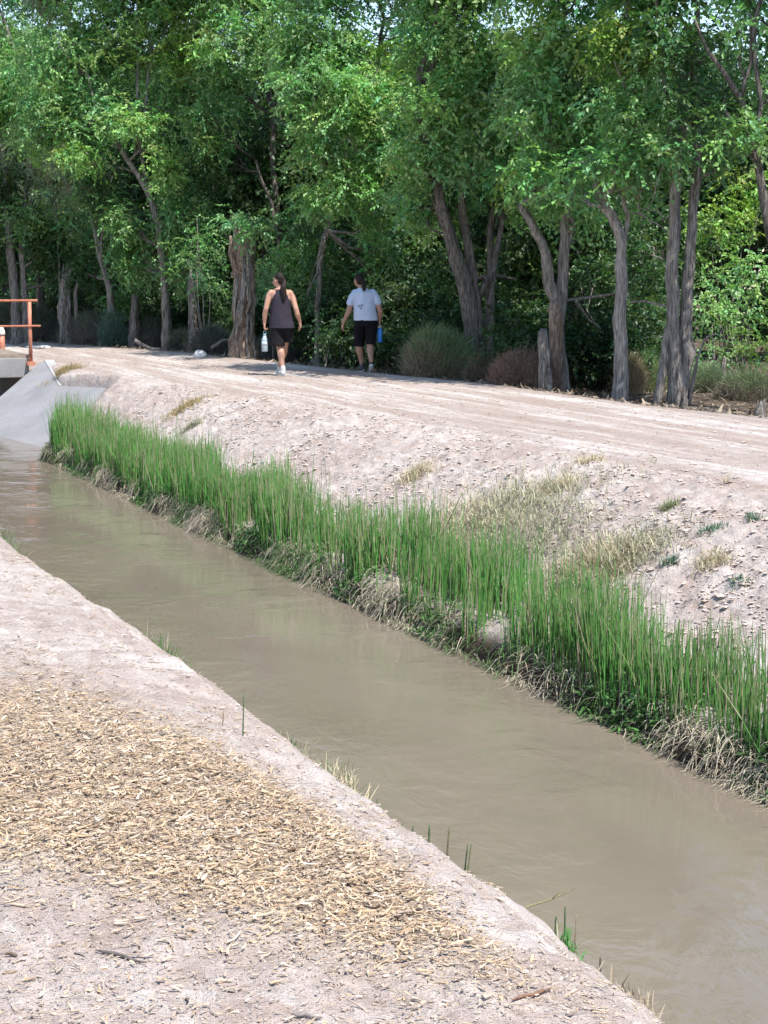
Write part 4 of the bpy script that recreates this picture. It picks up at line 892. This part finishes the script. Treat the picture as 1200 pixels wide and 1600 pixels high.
for q in [('leafy_shrub', 'leafy green shrub standing between and behind the two walkers', 34, 506, 515, 20, 34, G * .5, 7, .07, 87), ('leafy_shrub', 'fine leaved shrub hanging right of the thick peeling snag', 35.5, 425, 430, 36, 60, G, 12, .06, 88),  # first shrub's leaf colour lowered, painting shade between the walkers
          ('leafy_shrub', 'vine like leaves between the forked tree and thick peeling snag', 38, 318, 400, 44, 70, G, 14, .065, 89)]:
    leafbush(*q, group='leafy shrubs among the left and middle trunks')

# second rows of trees and bushes: three kinds, copied
def proto_tree(seed, h, rad, tone, leaf=.11):
    r = np.random.default_rng(seed); root = empty('woodland_tree'); mb = MB()
    tr = wig([np.array((0, 0, -.1)), np.array((r.normal(0, .15), 0, h * .35)), np.array((r.normal(0, .3), r.normal(0, .2), h * .85))], seed, .2); mb.tube(tr, rads(len(tr), .13, .03, .4), 9, rough=.2)
    Cs = []
    for k in range(11):
        z = h * r.uniform(.16, .9); a_ = r.uniform(0, 6.28); rr = rad * (1 - .35 * abs(z / h - .5)) * r.uniform(.3, .75)
        c = np.array((math.cos(a_) * rr, math.sin(a_) * rr, z)); q = tr[int(min(.95, z / h * .9) * (len(tr) - 1))]
        w = wig([q, (q + c) / 2 + (0, 0, -.1), c], k + seed, .2); mb.tube(w, rads(len(w), .04, .008), 5)
        Cs.append(ellpts(c, (rad * .5, rad * .5, h * .13), 46, r))
    C = np.concatenate(Cs); C = C[C[:, 2] > .25]
    V, Fc, cl = leafset(C, r, leaf, np.asarray(tone), per=8, spread=.34)
    mb.build('trunk', BARKD, root); meshobj('crown', V, Fc, LEAF, root, True, cl)
    return tag(root, 'shaded background tree standing in the woods behind the front trunks', 'tree', 'background trees in the woods')
def copy_tree(o, parent=None):
    c = o.copy(); COL.objects.link(c); c.parent = parent
    for ch in [x for x in o.children]: copy_tree(ch, c)
    return c
pro = [proto_tree(201, 7.2, 1.9, SHADE_GREEN * .75), proto_tree(202, 6.6, 2.1, GREEN * .3), proto_tree(203, 7.8, 1.8, GREEN * .5)]  # leaf tones lowered so the back rows carry painted wood shade
used = [False] * 3; rr_ = np.random.default_rng(12)
spots = []
for row, (dist, n) in enumerate(((3.6, 11), (7.5, 13), (12.5, 15))):
    for k in range(n):
        u = -260 + (1720) * (k + rr_.uniform(.25, .75)) / n
        # walk along the sight line to that distance behind the path edge
        d = ray(u, 432 + 100)
        for Y in np.arange(12, 90, .25):
            s, t = ST((d[0] * Y / d[1], Y))
            if t > far_t(s) + dist: break
        spots.append((d[0] * Y / d[1], Y, u))
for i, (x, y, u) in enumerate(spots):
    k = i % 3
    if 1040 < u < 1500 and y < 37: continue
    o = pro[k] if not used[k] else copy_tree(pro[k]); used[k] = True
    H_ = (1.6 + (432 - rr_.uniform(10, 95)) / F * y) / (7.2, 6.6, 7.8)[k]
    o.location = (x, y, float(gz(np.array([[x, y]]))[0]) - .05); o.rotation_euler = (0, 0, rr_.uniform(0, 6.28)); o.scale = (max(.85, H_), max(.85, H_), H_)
def proto_bush(seed, tone):
    r = np.random.default_rng(seed); root = empty('understory_shrub'); mb = MB()
    C = np.concatenate([ellpts((r.normal(0, .5), r.normal(0, .4), r.uniform(.5, 1.4)), (.8, .7, .6), 40, r) for _ in range(5)]); C = C[C[:, 2] > .12]
    for c in C[::6]:
        w = wig([np.array((0, 0, -.05)), c / 2 + (0, 0, .1), c], seed + c[0], .15); mb.tube(w[::2] + [w[-1]], rads(len(w[::2]) + 1, .02, .005), 5, cap=False)
    V, Fc, cl = leafset(C, r, .085, np.asarray(tone)); mb.build('stem', BARKD, root); meshobj('foliage', V, Fc, LEAF, root, True, cl)
    return tag(root, 'dark green undergrowth shrub in deep shade between the trunks', 'shrub', 'undergrowth shrubs in the shade of the woods')
pb = [proto_bush(301, SHADE_GREEN * .6), proto_bush(302, GREEN * .27)]; ub = [False] * 2  # dimmed leaf colour stands in for deep shade
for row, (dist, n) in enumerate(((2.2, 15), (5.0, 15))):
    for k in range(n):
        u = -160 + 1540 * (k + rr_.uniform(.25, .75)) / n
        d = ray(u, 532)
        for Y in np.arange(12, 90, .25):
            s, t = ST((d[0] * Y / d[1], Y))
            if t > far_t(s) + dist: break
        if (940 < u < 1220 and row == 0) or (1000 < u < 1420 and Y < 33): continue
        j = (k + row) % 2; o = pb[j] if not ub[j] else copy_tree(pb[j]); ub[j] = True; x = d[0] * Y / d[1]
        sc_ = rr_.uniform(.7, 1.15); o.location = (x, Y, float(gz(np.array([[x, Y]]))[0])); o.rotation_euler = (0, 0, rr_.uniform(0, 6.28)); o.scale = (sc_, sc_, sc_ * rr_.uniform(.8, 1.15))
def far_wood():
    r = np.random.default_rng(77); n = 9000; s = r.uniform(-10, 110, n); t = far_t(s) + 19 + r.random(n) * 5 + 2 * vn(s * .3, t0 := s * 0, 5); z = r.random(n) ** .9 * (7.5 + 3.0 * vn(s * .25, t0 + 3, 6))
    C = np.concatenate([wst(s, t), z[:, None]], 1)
    V, Fc, cl = leafset(C, r, .26, SHADE_GREEN, per=5, twigs=5, spread=.6)
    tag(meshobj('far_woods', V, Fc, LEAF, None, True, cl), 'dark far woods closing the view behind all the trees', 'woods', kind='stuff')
far_wood()
# fallen leaves and litter under the trees
def litter():
    N = 22000; s = rng.uniform(12, 46, N); t = far_t(s) + np.abs(rng.normal(0, 1.6, N)) - .1
    P = np.concatenate([wst(s, t), (height(s, t) + .008)[:, None]], 1); th = rng.uniform(0, 6.28, N); el = rng.normal(.1, .25, N)
    D = np.stack([np.cos(th) * np.cos(el), np.sin(th) * np.cos(el), np.sin(el)], -1); L = rng.uniform(.03, .12, N)
    V, Fc = ribbons(P, D, L, L * rng.uniform(.1, .5, N), rng.normal(0, .02, (N, 3)), 3)
    c = np.array([.30, .24, .18]) * rng.uniform(.3, 1.5, (N, 1)); o = meshobj('leaf_litter', V, Fc, M_DRY, smooth=True, cols=np.repeat(c, 8, axis=0))
    tag(o, 'brown leaf litter and twigs on the shaded woodland floor', 'litter', kind='stuff')
litter()

# ------------------------------------------------------------------ people
def rings(mb, L, n=18):
    """L: (z, cx, cy, rx, ry)"""
    V = []
    for z, cx, cy, rx, ry in L:
        for j in range(n):
            th = 2 * math.pi * j / n; V.append((cx + rx * math.cos(th), cy + ry * math.sin(th), z))
    m = len(L); Fc = [(i * n + j, i * n + (j + 1) % n, (i + 1) * n + (j + 1) % n, (i + 1) * n + j) for i in range(m - 1) for j in range(n)]
    Fc += [tuple(range(n - 1, -1, -1)), tuple((m - 1) * n + j for j in range(n))]
    mb.add(V, Fc)
def limb(mb, pts):
    """pts: (x,y,z,r)"""
    P = [np.array(p[:3], float) for p in pts]; rr = [p[3] for p in pts]; Q, qr = [P[0]], [rr[0]]
    for i in range(len(P) - 1):
        for k in (1, 2, 3):
            f = k / 3; Q.append(P[i] + (P[i + 1] - P[i]) * f); g = f * f * (3 - 2 * f); qr.append(rr[i] + (rr[i + 1] - rr[i]) * g)
    mb.tube(Q, qr, 14)
    for p, r in zip(P, rr): mb.ell(p, (r * .98,) * 3, 12, 8)
def remesh(mb, name, mat, parent, vox, smooth=4, wrinkle=0.0, wsize=.08):
    o = mb.build(name, mat, None); o.parent = parent
    m = o.modifiers.new('r', 'REMESH'); m.mode = 'VOXEL'; m.voxel_size = vox; m.use_smooth_shade = True
    if wrinkle:
        tx = bpy.data.textures.new(name + '_folds', 'CLOUDS'); tx.noise_scale = wsize; tx.noise_depth = 2
        d = o.modifiers.new('d', 'DISPLACE'); d.texture = tx; d.strength = wrinkle; d.mid_level = .5; d.texture_coords = 'LOCAL'
    s = o.modifiers.new('s', 'SMOOTH'); s.iterations = smooth; s.factor = .5
    return o
def hand(mb, w, e, palm_n, side, curl=.5, grip=False):
    """w wrist, e direction of the hand, palm_n palm normal, side: thumb side vector"""
    w = np.array(w, float); e = np.array(e, float); e /= np.linalg.norm(e); pn = np.array(palm_n, float); pn -= e * pn.dot(e); pn /= np.linalg.norm(pn); sd = np.cross(e, pn)
    if sd.dot(side) < 0: sd = -sd
    for a in np.linspace(-.026, .026, 4): mb.tube([w + sd * a * .55, w + e * .045 + sd * a * .9, w + e * .085 + sd * a], [.018, .016, .013], 8)
    for k, a in enumerate(np.linspace(.030, -.030, 4)):
        L = (.070, .078, .072, .056)[k]; b = w + e * .082 + sd * a; P = [b]; ang = .25
        for q in (.42, .32, .26):
            ang += curl * (1.1 if grip else .55); P.append(P[-1] + (e * math.cos(ang) + pn * math.sin(ang) + sd * (a * .8)) * L * q)
        mb.tube(P, [.0098, .009, .0085, .0072], 8); mb.ell(P[-1], (.0075,) * 3, 8, 6)
    b = w + e * .03 + sd * .028
    P = [b, b + (e * .55 + sd * .7 + pn * .35) * .035, b + (e * .85 + sd * .65 + pn * .6) * .06, b + (e * 1.1 + sd * .45 + pn * .8) * .075]
    mb.tube(P, [.014, .0115, .010, .008], 8)
SKIN_A = plain_mat('skin', (.42, .235, .165), .5, .35, .06, 14); SKIN_B = plain_mat('tanned_skin', (.34, .19, .13), .5, .35, .06, 14)
HAIR = Mat('dark_hair', .6, .2); _h2 = HAIR.noise(60, 3, .6, (1, 1, .1)); HAIR.color(HAIR.ramp(_h2, [(.3, (.006, .005, .005)), (.7, (.025, .016, .012))])); HAIR.bump(_h2, .004); HAIR = HAIR.m
def cloth(name, c, rough=.85):
    m = Mat(name, rough, .15); n1 = m.noise(7, 3, .55, (1, 1, .6), .6); m.color(m.ramp(n1, [(.3, tuple(x * .9 for x in c)), (.7, tuple(x * 1.08 for x in c))])); m.bump(n1, .02, .6); m.bump(m.noise(300, 2, .5), .0008, .5); return m.m

def head(mb, c, yaw, tilt=0.0):
    """face looks along +y rotated by yaw; returns a placing function"""
    c = np.array(c, float); cy, sy = math.cos(yaw), math.sin(yaw)
    def T(p): x, y, z = p; return c + np.array((x * cy - y * sy, x * sy + y * cy, z))
    def E(p, r, n=12, m=9):
        k = len(mb.v); mb.ell((0, 0, 0), r, n, m); V = mb.v[k]; mb.v[k] = np.stack([V[:, 0] * cy - V[:, 1] * sy, V[:, 0] * sy + V[:, 1] * cy, V[:, 2]], 1) + T(p)
    E((0, -.012, .02), (.074, .092, .092), 20, 14); E((0, .022, -.04), (.056, .066, .072)); E((0, .05, -.085), (.030, .030, .022))
    E((0, .088, -.018), (.011, .018, .022)); E((0, .078, .008), (.008, .012, .02)); E((0, .072, -.062), (.022, .015, .006)); E((0, .070, -.072), (.018, .014, .006))
    for q in (-1, 1):
        E((q * .074, -.005, -.012), (.009, .018, .030)); E((q * .040, .055, -.03), (.024, .022, .026)); E((q * .030, .070, .022), (.022, .012, .008))
    return T, E
def personA():
    g = px(441, 590, 0); z0 = float(gz(g[None, :2])[0])
    root = empty('person', (g[0], g[1], z0), R(4)); tag(root, 'person in charcoal tank top and black shorts walking away with a pale bottle', 'person', 'two people walking away on the path')
    mb = MB()
    rings(mb, [(.80, -.01, 0, .155, .115), (.86, -.01, 0, .17, .125), (.93, -.01, 0, .165, .12), (1.03, -.01, 0, .145, .105), (1.13, -.015, 0, .15, .108), (1.24, -.02, 0, .165, .11), (1.31, -.02, 0, .165, .10), (1.36, -.02, 0, .12, .075), (1.39, -.025, 0, .06, .055)])
    limb(mb, [(-.025, -.005, 1.36, .055), (-.04, .01, 1.45, .05)])
    limb(mb, [(-.165, 0, 1.315, .052), (-.20, 0, 1.26, .050), (-.25, -.03, 1.06, .040), (-.268, .0, .98, .041), (-.275, .03, .83, .026)])
    hand(mb, (-.275, .03, .83), (-.02, .03, -1), (1, 0, 0), (0, 1, 0), .75, True)
    limb(mb, [(.13, 0, 1.315, .052), (.165, 0, 1.26, .050), (.225, -.06, 1.06, .041), (.245, -.05, .98, .042), (.29, .03, .85, .026)])
    hand(mb, (.29, .03, .85), (.12, .15, -1), (-1, .3, 0), (0, 1, 0), .38)
    limb(mb, [(-.085, 0, .80, .092), (-.06, .02, .62, .075), (-.035, .03, .47, .056), (-.02, -.04, .37, .058), (.0, -.10, .20, .042), (.01, -.13, .10, .035)])
    limb(mb, [(.075, .02, .80, .092), (.065, .13, .62, .073), (.05, .20, .48, .055), (.035, .21, .37, .055), (-.02, .25, .20, .040), (-.045, .28, .10, .034)])
    T, E = head(mb, (-.052, .02, 1.515), R(48))
    remesh(mb, 'body', SKIN_A, root, .0065, 3)
    mb = MB(); mb2 = mb; cy, sy = math.cos(R(48)), math.sin(R(48))
    def HE(p, r, n=14, m=10):
        k = len(mb.v); mb.ell((0, 0, 0), r, n, m); V = mb.v[k]; mb.v[k] = np.stack([V[:, 0] * cy - V[:, 1] * sy, V[:, 0] * sy + V[:, 1] * cy, V[:, 2]], 1) + T(p)
    HE((0, -.024, .040), (.081, .092, .082)); HE((0, -.055, .0), (.066, .058, .075)); HE((0, -.105, .02), (.03, .03, .03))
    P = [T((0, -.10, .02)), T((0, -.13, -.02)), np.array((.02, -.12, 1.40)), np.array((.035, -.135, 1.30)), np.array((.04, -.135, 1.22)), np.array((.04, -.13, 1.17))]
    mb.tube(P, [.028, .036, .048, .044, .030, .010], 12, rough=.15, flat=.7)
    remesh(mb, 'hair', HAIR, root, .007, 3, .012, .02)
    gl = MB()
    for q in (-1, 1):
        c = [T((q * .032 + .022 * math.cos(a_), .088, .008 + .017 * math.sin(a_))) for a_ in np.linspace(0, 6.28, 13)]; gl.tube(c, .0028, 5); gl.tube([T((q * .054, .086, .012)), T((q * .078, .0, .006))], .0028, 5)
    gl.tube([T((-.010, .092, .012)), T((.010, .092, .012))], .0028, 5); gl.build('glasses', plain_mat('glasses_frame', (.02, .02, .02), .3, .5), root)
    mb = MB()
    rings(mb, [(.755, .0, -.005, .205, .145), (.80, .0, -.003, .20, .143), (.88, -.01, 0, .19, .14), (1.0, -.012, 0, .172, .132), (1.10, -.015, 0, .162, .124), (1.20, -.02, 0, .158, .122), (1.26, -.02, 0, .150, .120), (1.30, -.02, 0, .134, .112), (1.335, -.022, -.0, .118, .095), (1.37, -.025, 0, .102, .078)])
    o = remesh(mb, 'tank_top', cloth('charcoal_cloth', (.034, .029, .040)), root, .008, 3, .014, .11)
    mb = MB()
    rings(mb, [(.74, 0, 0, .17, .13), (.80, 0, 0, .185, .14), (.88, 0, 0, .175, .13)])
    rings(mb, [(.475, -.075, .0, .122, .112), (.52, -.076, .0, .12, .11), (.62, -.08, .01, .115, .115), (.78, -.085, 0, .105, .12)]); rings(mb, [(.53, .085, .13, .105, .10), (.62, .087, .10, .104, .11), (.70, .085, .05, .104, .115), (.80, .08, .01, .10, .12)])
    remesh(mb, 'shorts', cloth('black_cloth', (.012, .011, .013)), root, .008, 3, .022, .09)
    M = plain_mat('white_shoe', (.50, .49, .49), .6, .3, .1, 40)
    for nm, (x, y, h, yaw) in (('near', (.012, -.10, .0, .0)), ('far', (-.045, .31, .0, .15))):
        mb = MB(); c, s_ = math.cos(yaw), math.sin(yaw)
        def q(a, b, z): return (x + a * c - b * s_, y + a * s_ + b * c, z + h)
        limb(mb, [(*q(0, -.05, .052), .040), (*q(0, .03, .05), .040), (*q(0, .12, .04), .038), (*q(.0, .17, .033), .030)]); limb(mb, [(*q(0, -.035, .06), .042), (*q(0, -.03, .135), .042)])
        mb.box(q(0, .06, .015), (.042, .125, .014)); o = remesh(mb, 'shoe', M, root, .007, 3)
    # bottle, held by its loop
    c = np.array((-.272, .05)); rt = empty('water_bottle', tuple(np.array(root.matrix_basis @ __import__('mathutils').Vector((c[0], c[1], .375)))) , R(4))
    rt.location = (g[0] + c[0] * math.cos(R(4)) - c[1] * math.sin(R(4)), g[1] + c[0] * math.sin(R(4)) + c[1] * math.cos(R(4)), z0 + .385)
    tag(rt, 'pale white bottle with narrow neck held in the left hand', 'bottle')
    mb = MB(); rings(mb, [(0, 0, 0, .044, .044), (.008, 0, 0, .049, .049), (.17, 0, 0, .050, .050), (.20, 0, 0, .046, .046), (.235, 0, 0, .030, .030), (.255, 0, 0, .024, .024)], 22)
    mb.build('bottle_body', plain_mat('pale_bottle', (.36, .43, .47), .35, .5, .05, 8), rt)
    mb = MB(); rings(mb, [(.255, 0, 0, .026, .026), (.285, 0, 0, .026, .026), (.292, 0, 0, .02, .02)], 16); mb.build('cap', plain_mat('teal_cap', (.28, .42, .44), .5, .4), rt)
    mb = MB(); mb.tube([(.026 * math.cos(a_) if False else .024 * math.cos(a_), 0, .292 + .038 * math.sin(a_)) for a_ in np.linspace(0, math.pi, 11)], .005, 7); mb.build('loop_handle', plain_mat('teal_handle', (.36, .48, .50), .5, .4), rt)
    mb = MB(); rings(mb, [(.10, 0, 0, .0508, .0508), (.155, 0, 0, .0508, .0508)], 22); mb.build('label_band', plain_mat('grey_band', (.48, .52, .54), .5, .3, .15, 40), rt)
personA()
def personB():
    g = px(572, 587, 0); z0 = float(gz(g[None, :2])[0])
    root = empty('person', (g[0], g[1], z0), R(3)); tag(root, 'person in pale blue t-shirt and black capri pants walking away with a blue bottle', 'person', 'two people walking away on the path')
    mb = MB()
    rings(mb, [(.80, -.01, 0, .17, .125), (.88, -.01, 0, .18, .13), (.95, -.015, 0, .17, .12), (1.04, -.02, 0, .158, .112), (1.14, -.025, 0, .165, .115), (1.24, -.03, 0, .175, .112), (1.29, -.035, 0, .165, .10), (1.335, -.045, 0, .11, .075), (1.365, -.06, .01, .06, .055)])
    limb(mb, [(-.06, 0, 1.33, .055), (-.09, .02, 1.42, .05)])
    limb(mb, [(-.18, 0, 1.26, .050), (-.215, 0, 1.20, .050), (-.262, -.02, 1.05, .044), (-.285, -.01, .97, .043), (-.365, .05, .80, .028)])
    hand(mb, (-.365, .05, .80), (-.25, .15, -1), (1, .2, 0), (0, 1, 0), .35)
    limb(mb, [(.12, 0, 1.26, .050), (.155, 0, 1.20, .050), (.207, -.05, 1.05, .044), (.23, -.045, .98, .043), (.222, .03, .83, .028)])
    hand(mb, (.222, .03, .83), (0, .05, -1), (-1, 0, 0), (0, 1, 0), .75, True)
    limb(mb, [(-.09, 0, .78, .086), (-.095, .12, .60, .080), (-.10, .17, .46, .058), (-.105, .16, .36, .062), (-.07, .17, .20, .044), (-.055, .17, .10, .036)])
    limb(mb, [(.075, 0, .78, .086), (.075, .02, .60, .080), (.07, .02, .47, .058), (.065, -.07, .39, .062), (.07, -.17, .27, .044), (.075, -.23, .19, .036)])
    T, E = head(mb, (-.115, .035, 1.485), R(20))
    remesh(mb, 'body', SKIN_B, root, .0065, 3)
    mb = MB(); cy, sy = math.cos(R(20)), math.sin(R(20))
    def HE(p, r, n=14, m=10):
        k = len(mb.v); mb.ell((0, 0, 0), r, n, m); V = mb.v[k]; mb.v[k] = np.stack([V[:, 0] * cy - V[:, 1] * sy, V[:, 0] * sy + V[:, 1] * cy, V[:, 2]], 1) + T(p)
    HE((0, -.022, .036), (.080, .094, .080)); HE((0, -.05, -.005), (.068, .06, .075)); HE((.01, -.112, .0), (.032, .03, .032))
    P = [T((.01, -.10, .0)), T((.03, -.14, -.03)), np.array((-.045, -.13, 1.39)), np.array((-.035, -.135, 1.34)), np.array((-.03, -.135, 1.30))]
    mb.tube(P, [.026, .036, .040, .032, .010], 12, rough=.15, flat=.7)
    remesh(mb, 'hair', HAIR, root, .007, 3, .012, .02)
    M_T = cloth('pale_blue_cloth', (.44, .50, .63)); mb = MB()
    rings(mb, [(.835, .0, 0, .20, .148), (.88, -.005, 0, .198, .147), (.98, -.015, 0, .188, .142), (1.10, -.022, 0, .182, .136), (1.20, -.028, 0, .186, .130), (1.27, -.033, 0, .185, .118), (1.315, -.04, 0, .14, .095), (1.345, -.05, .0, .085, .075), (1.36, -.055, .0, .075, .068)])
    limb(mb, [(-.16, 0, 1.27, .074), (-.215, 0, 1.205, .071), (-.252, -.01, 1.12, .066)]); limb(mb, [(.10, 0, 1.27, .074), (.155, 0, 1.205, .071), (.194, -.03, 1.12, .064)])
    remesh(mb, 't_shirt', M_T, root, .008, 3, .012, .10)
    mb = MB()   # small dark scribble of print, illegible at this distance
    for (x, z, l, a_) in ((-.115, 1.075, .03, .25), (-.085, 1.082, .02, -.3), (-.062, 1.09, .03, .2), (-.125, 1.065, .03, -.1), (-.07, 1.068, .025, .1), (-.10, 1.04, .018, .1), (-.078, 1.042, .018, -.2), (-.09, 1.025, .022, 0)):
        p0 = np.array((x - l * .5 * math.cos(a_), -.139, z - l * .5 * math.sin(a_))); p1 = np.array((x + l * .5 * math.cos(a_), -.139, z + l * .5 * math.sin(a_))); mb.tube([p0, (p0 + p1) / 2, p1], .0042, 6)
    mb.build('shirt_print', plain_mat('dark_print', (.05, .05, .07)), root)
    mb = MB()
    rings(mb, [(.74, 0, 0, .19, .14), (.82, -.005, 0, .195, .145), (.88, -.005, 0, .185, .138)])
    rings(mb, [(.41, -.100, .16, .085, .085), (.50, -.100, .155, .088, .092), (.62, -.098, .11, .100, .105), (.72, -.094, .05, .106, .12), (.80, -.09, .01, .102, .12)]); rings(mb, [(.45, .075, -.01, .082, .085), (.52, .077, .015, .086, .092), (.62, .08, .02, .098, .105), (.72, .082, .01, .104, .12), (.80, .08, 0, .10, .12)])
    remesh(mb, 'capri_pants', cloth('black_capri_cloth', (.007, .007, .010)), root, .008, 3, .008, .09)
    M = plain_mat('dark_shoe', (.035, .035, .04), .6, .3, .2, 40); MS_ = plain_mat('shoe_sole', (.55, .55, .55), .7, .2, .1, 40)
    for (x, y, z, yaw, pit) in ((-.058, .19, 0, .30, 0), (.075, -.215, .075, -.08, -.62)):
        c, s_ = math.cos(yaw), math.sin(yaw); cp, sp = math.cos(pit), math.sin(pit)
        def q(a, b, zz):
            b2 = b * cp - zz * sp; z2 = b * sp + zz * cp; return (x + a * c - b2 * s_, y + a * s_ + b2 * c, z + z2)
        mb = MB(); limb(mb, [(*q(0, -.05, .055), .038), (*q(0, .03, .055), .040), (*q(0, .12, .045), .040), (*q(0, .17, .038), .030)]); limb(mb, [(*q(0, -.04, .06), .038), (*q(0, -.04, .10), .040)])
        sh = remesh(mb, 'shoe', M, root, .007, 3)
        mb = MB(); mb.tube([q(0, -.085, .016), q(0, -.02, .016), q(0, .06, .014), q(0, .13, .014), q(0, .19, .018)], [.030, .040, .040, .046, .030], 14, flat=.38)
        mb.build('sole', MS_, sh)
    c = np.array((.225, .05)); rt = empty('water_bottle', (g[0] + c[0] * math.cos(R(3)) - c[1] * math.sin(R(3)), g[1] + c[0] * math.sin(R(3)) + c[1] * math.cos(R(3)), z0 + .48), R(3))
    tag(rt, 'bright blue water bottle held in the right hand', 'bottle')
    mb = MB(); rings(mb, [(0, 0, 0, .038, .038), (.008, 0, 0, .043, .043), (.20, 0, 0, .043, .043), (.222, 0, 0, .034, .034), (.235, 0, 0, .026, .026)], 22); mb.build('bottle_body', plain_mat('blue_bottle', (.03, .21, .62), .3, .5, .04, 8), rt)
    mb = MB(); rings(mb, [(.235, 0, 0, .030, .030), (.268, 0, 0, .030, .030), (.275, 0, 0, .022, .022)], 16); mb.build('cap', plain_mat('pale_cap', (.55, .56, .58), .5, .4), rt)
    mb = MB(); mb.tube([(.024 * math.cos(a_), 0, .272 + .036 * math.sin(a_)) for a_ in np.linspace(0, math.pi, 11)], .005, 7); mb.build('loop_handle', plain_mat('dark_handle', (.04, .04, .05), .5, .4), rt)
personB()

# ------------------------------------------------------------------ light, sky, camera
SUN_EL, SUN_AZ = R(62), R(-50)              # azimuth measured from +X towards +Y
dx, dy, dz = math.cos(SUN_EL) * math.cos(SUN_AZ), math.cos(SUN_EL) * math.sin(SUN_AZ), math.sin(SUN_EL)
import mathutils
sun = bpy.data.lights.new('sun', 'SUN'); sun.energy = 4.6; sun.angle = R(.55); sun.color = (1, .965, .91)
so = bpy.data.objects.new('sun', sun); COL.objects.link(so); so.rotation_euler = mathutils.Vector((dx, dy, dz)).to_track_quat('Z', 'Y').to_euler()
w = bpy.data.worlds.new('World'); sc.world = w; w.use_nodes = True; nt = w.node_tree
sky = nt.nodes.new('ShaderNodeTexSky'); sky.sky_type = 'NISHITA'; sky.sun_disc = False; sky.sun_elevation = SUN_EL
sky.sun_rotation = math.atan2(dx, dy); sky.air_density = 1.2; sky.dust_density = 1.0; sky.altitude = 1200
nt.links.new(sky.outputs[0], nt.nodes['Background'].inputs[0]); nt.nodes['Background'].inputs[1].default_value = .15
cam = bpy.data.cameras.new('camera'); co = bpy.data.objects.new('camera', cam); COL.objects.link(co)
co.location = (0, 0, EYE); co.rotation_euler = (math.pi / 2 - PITCH, 0, 0); cam.sensor_fit = 'VERTICAL'; cam.sensor_height = 24; cam.lens = F / 1600 * 24; cam.clip_end = 2000; cam.clip_start = .05
sc.camera = co
sc.view_settings.view_transform = 'Standard'; sc.view_settings.look = 'None'; sc.view_settings.exposure = 0.78; sc.view_settings.gamma = 1
sc.cycles.use_denoising = True
try: sc.cycles.denoiser = 'OPENIMAGEDENOISE'; sc.cycles.denoising_input_passes = 'RGB_ALBEDO_NORMAL'
except Exception: pass
sc.cycles.max_bounces = 6; sc.cycles.transparent_max_bounces = 4; sc.cycles.use_adaptive_sampling = True; sc.cycles.adaptive_threshold = .02
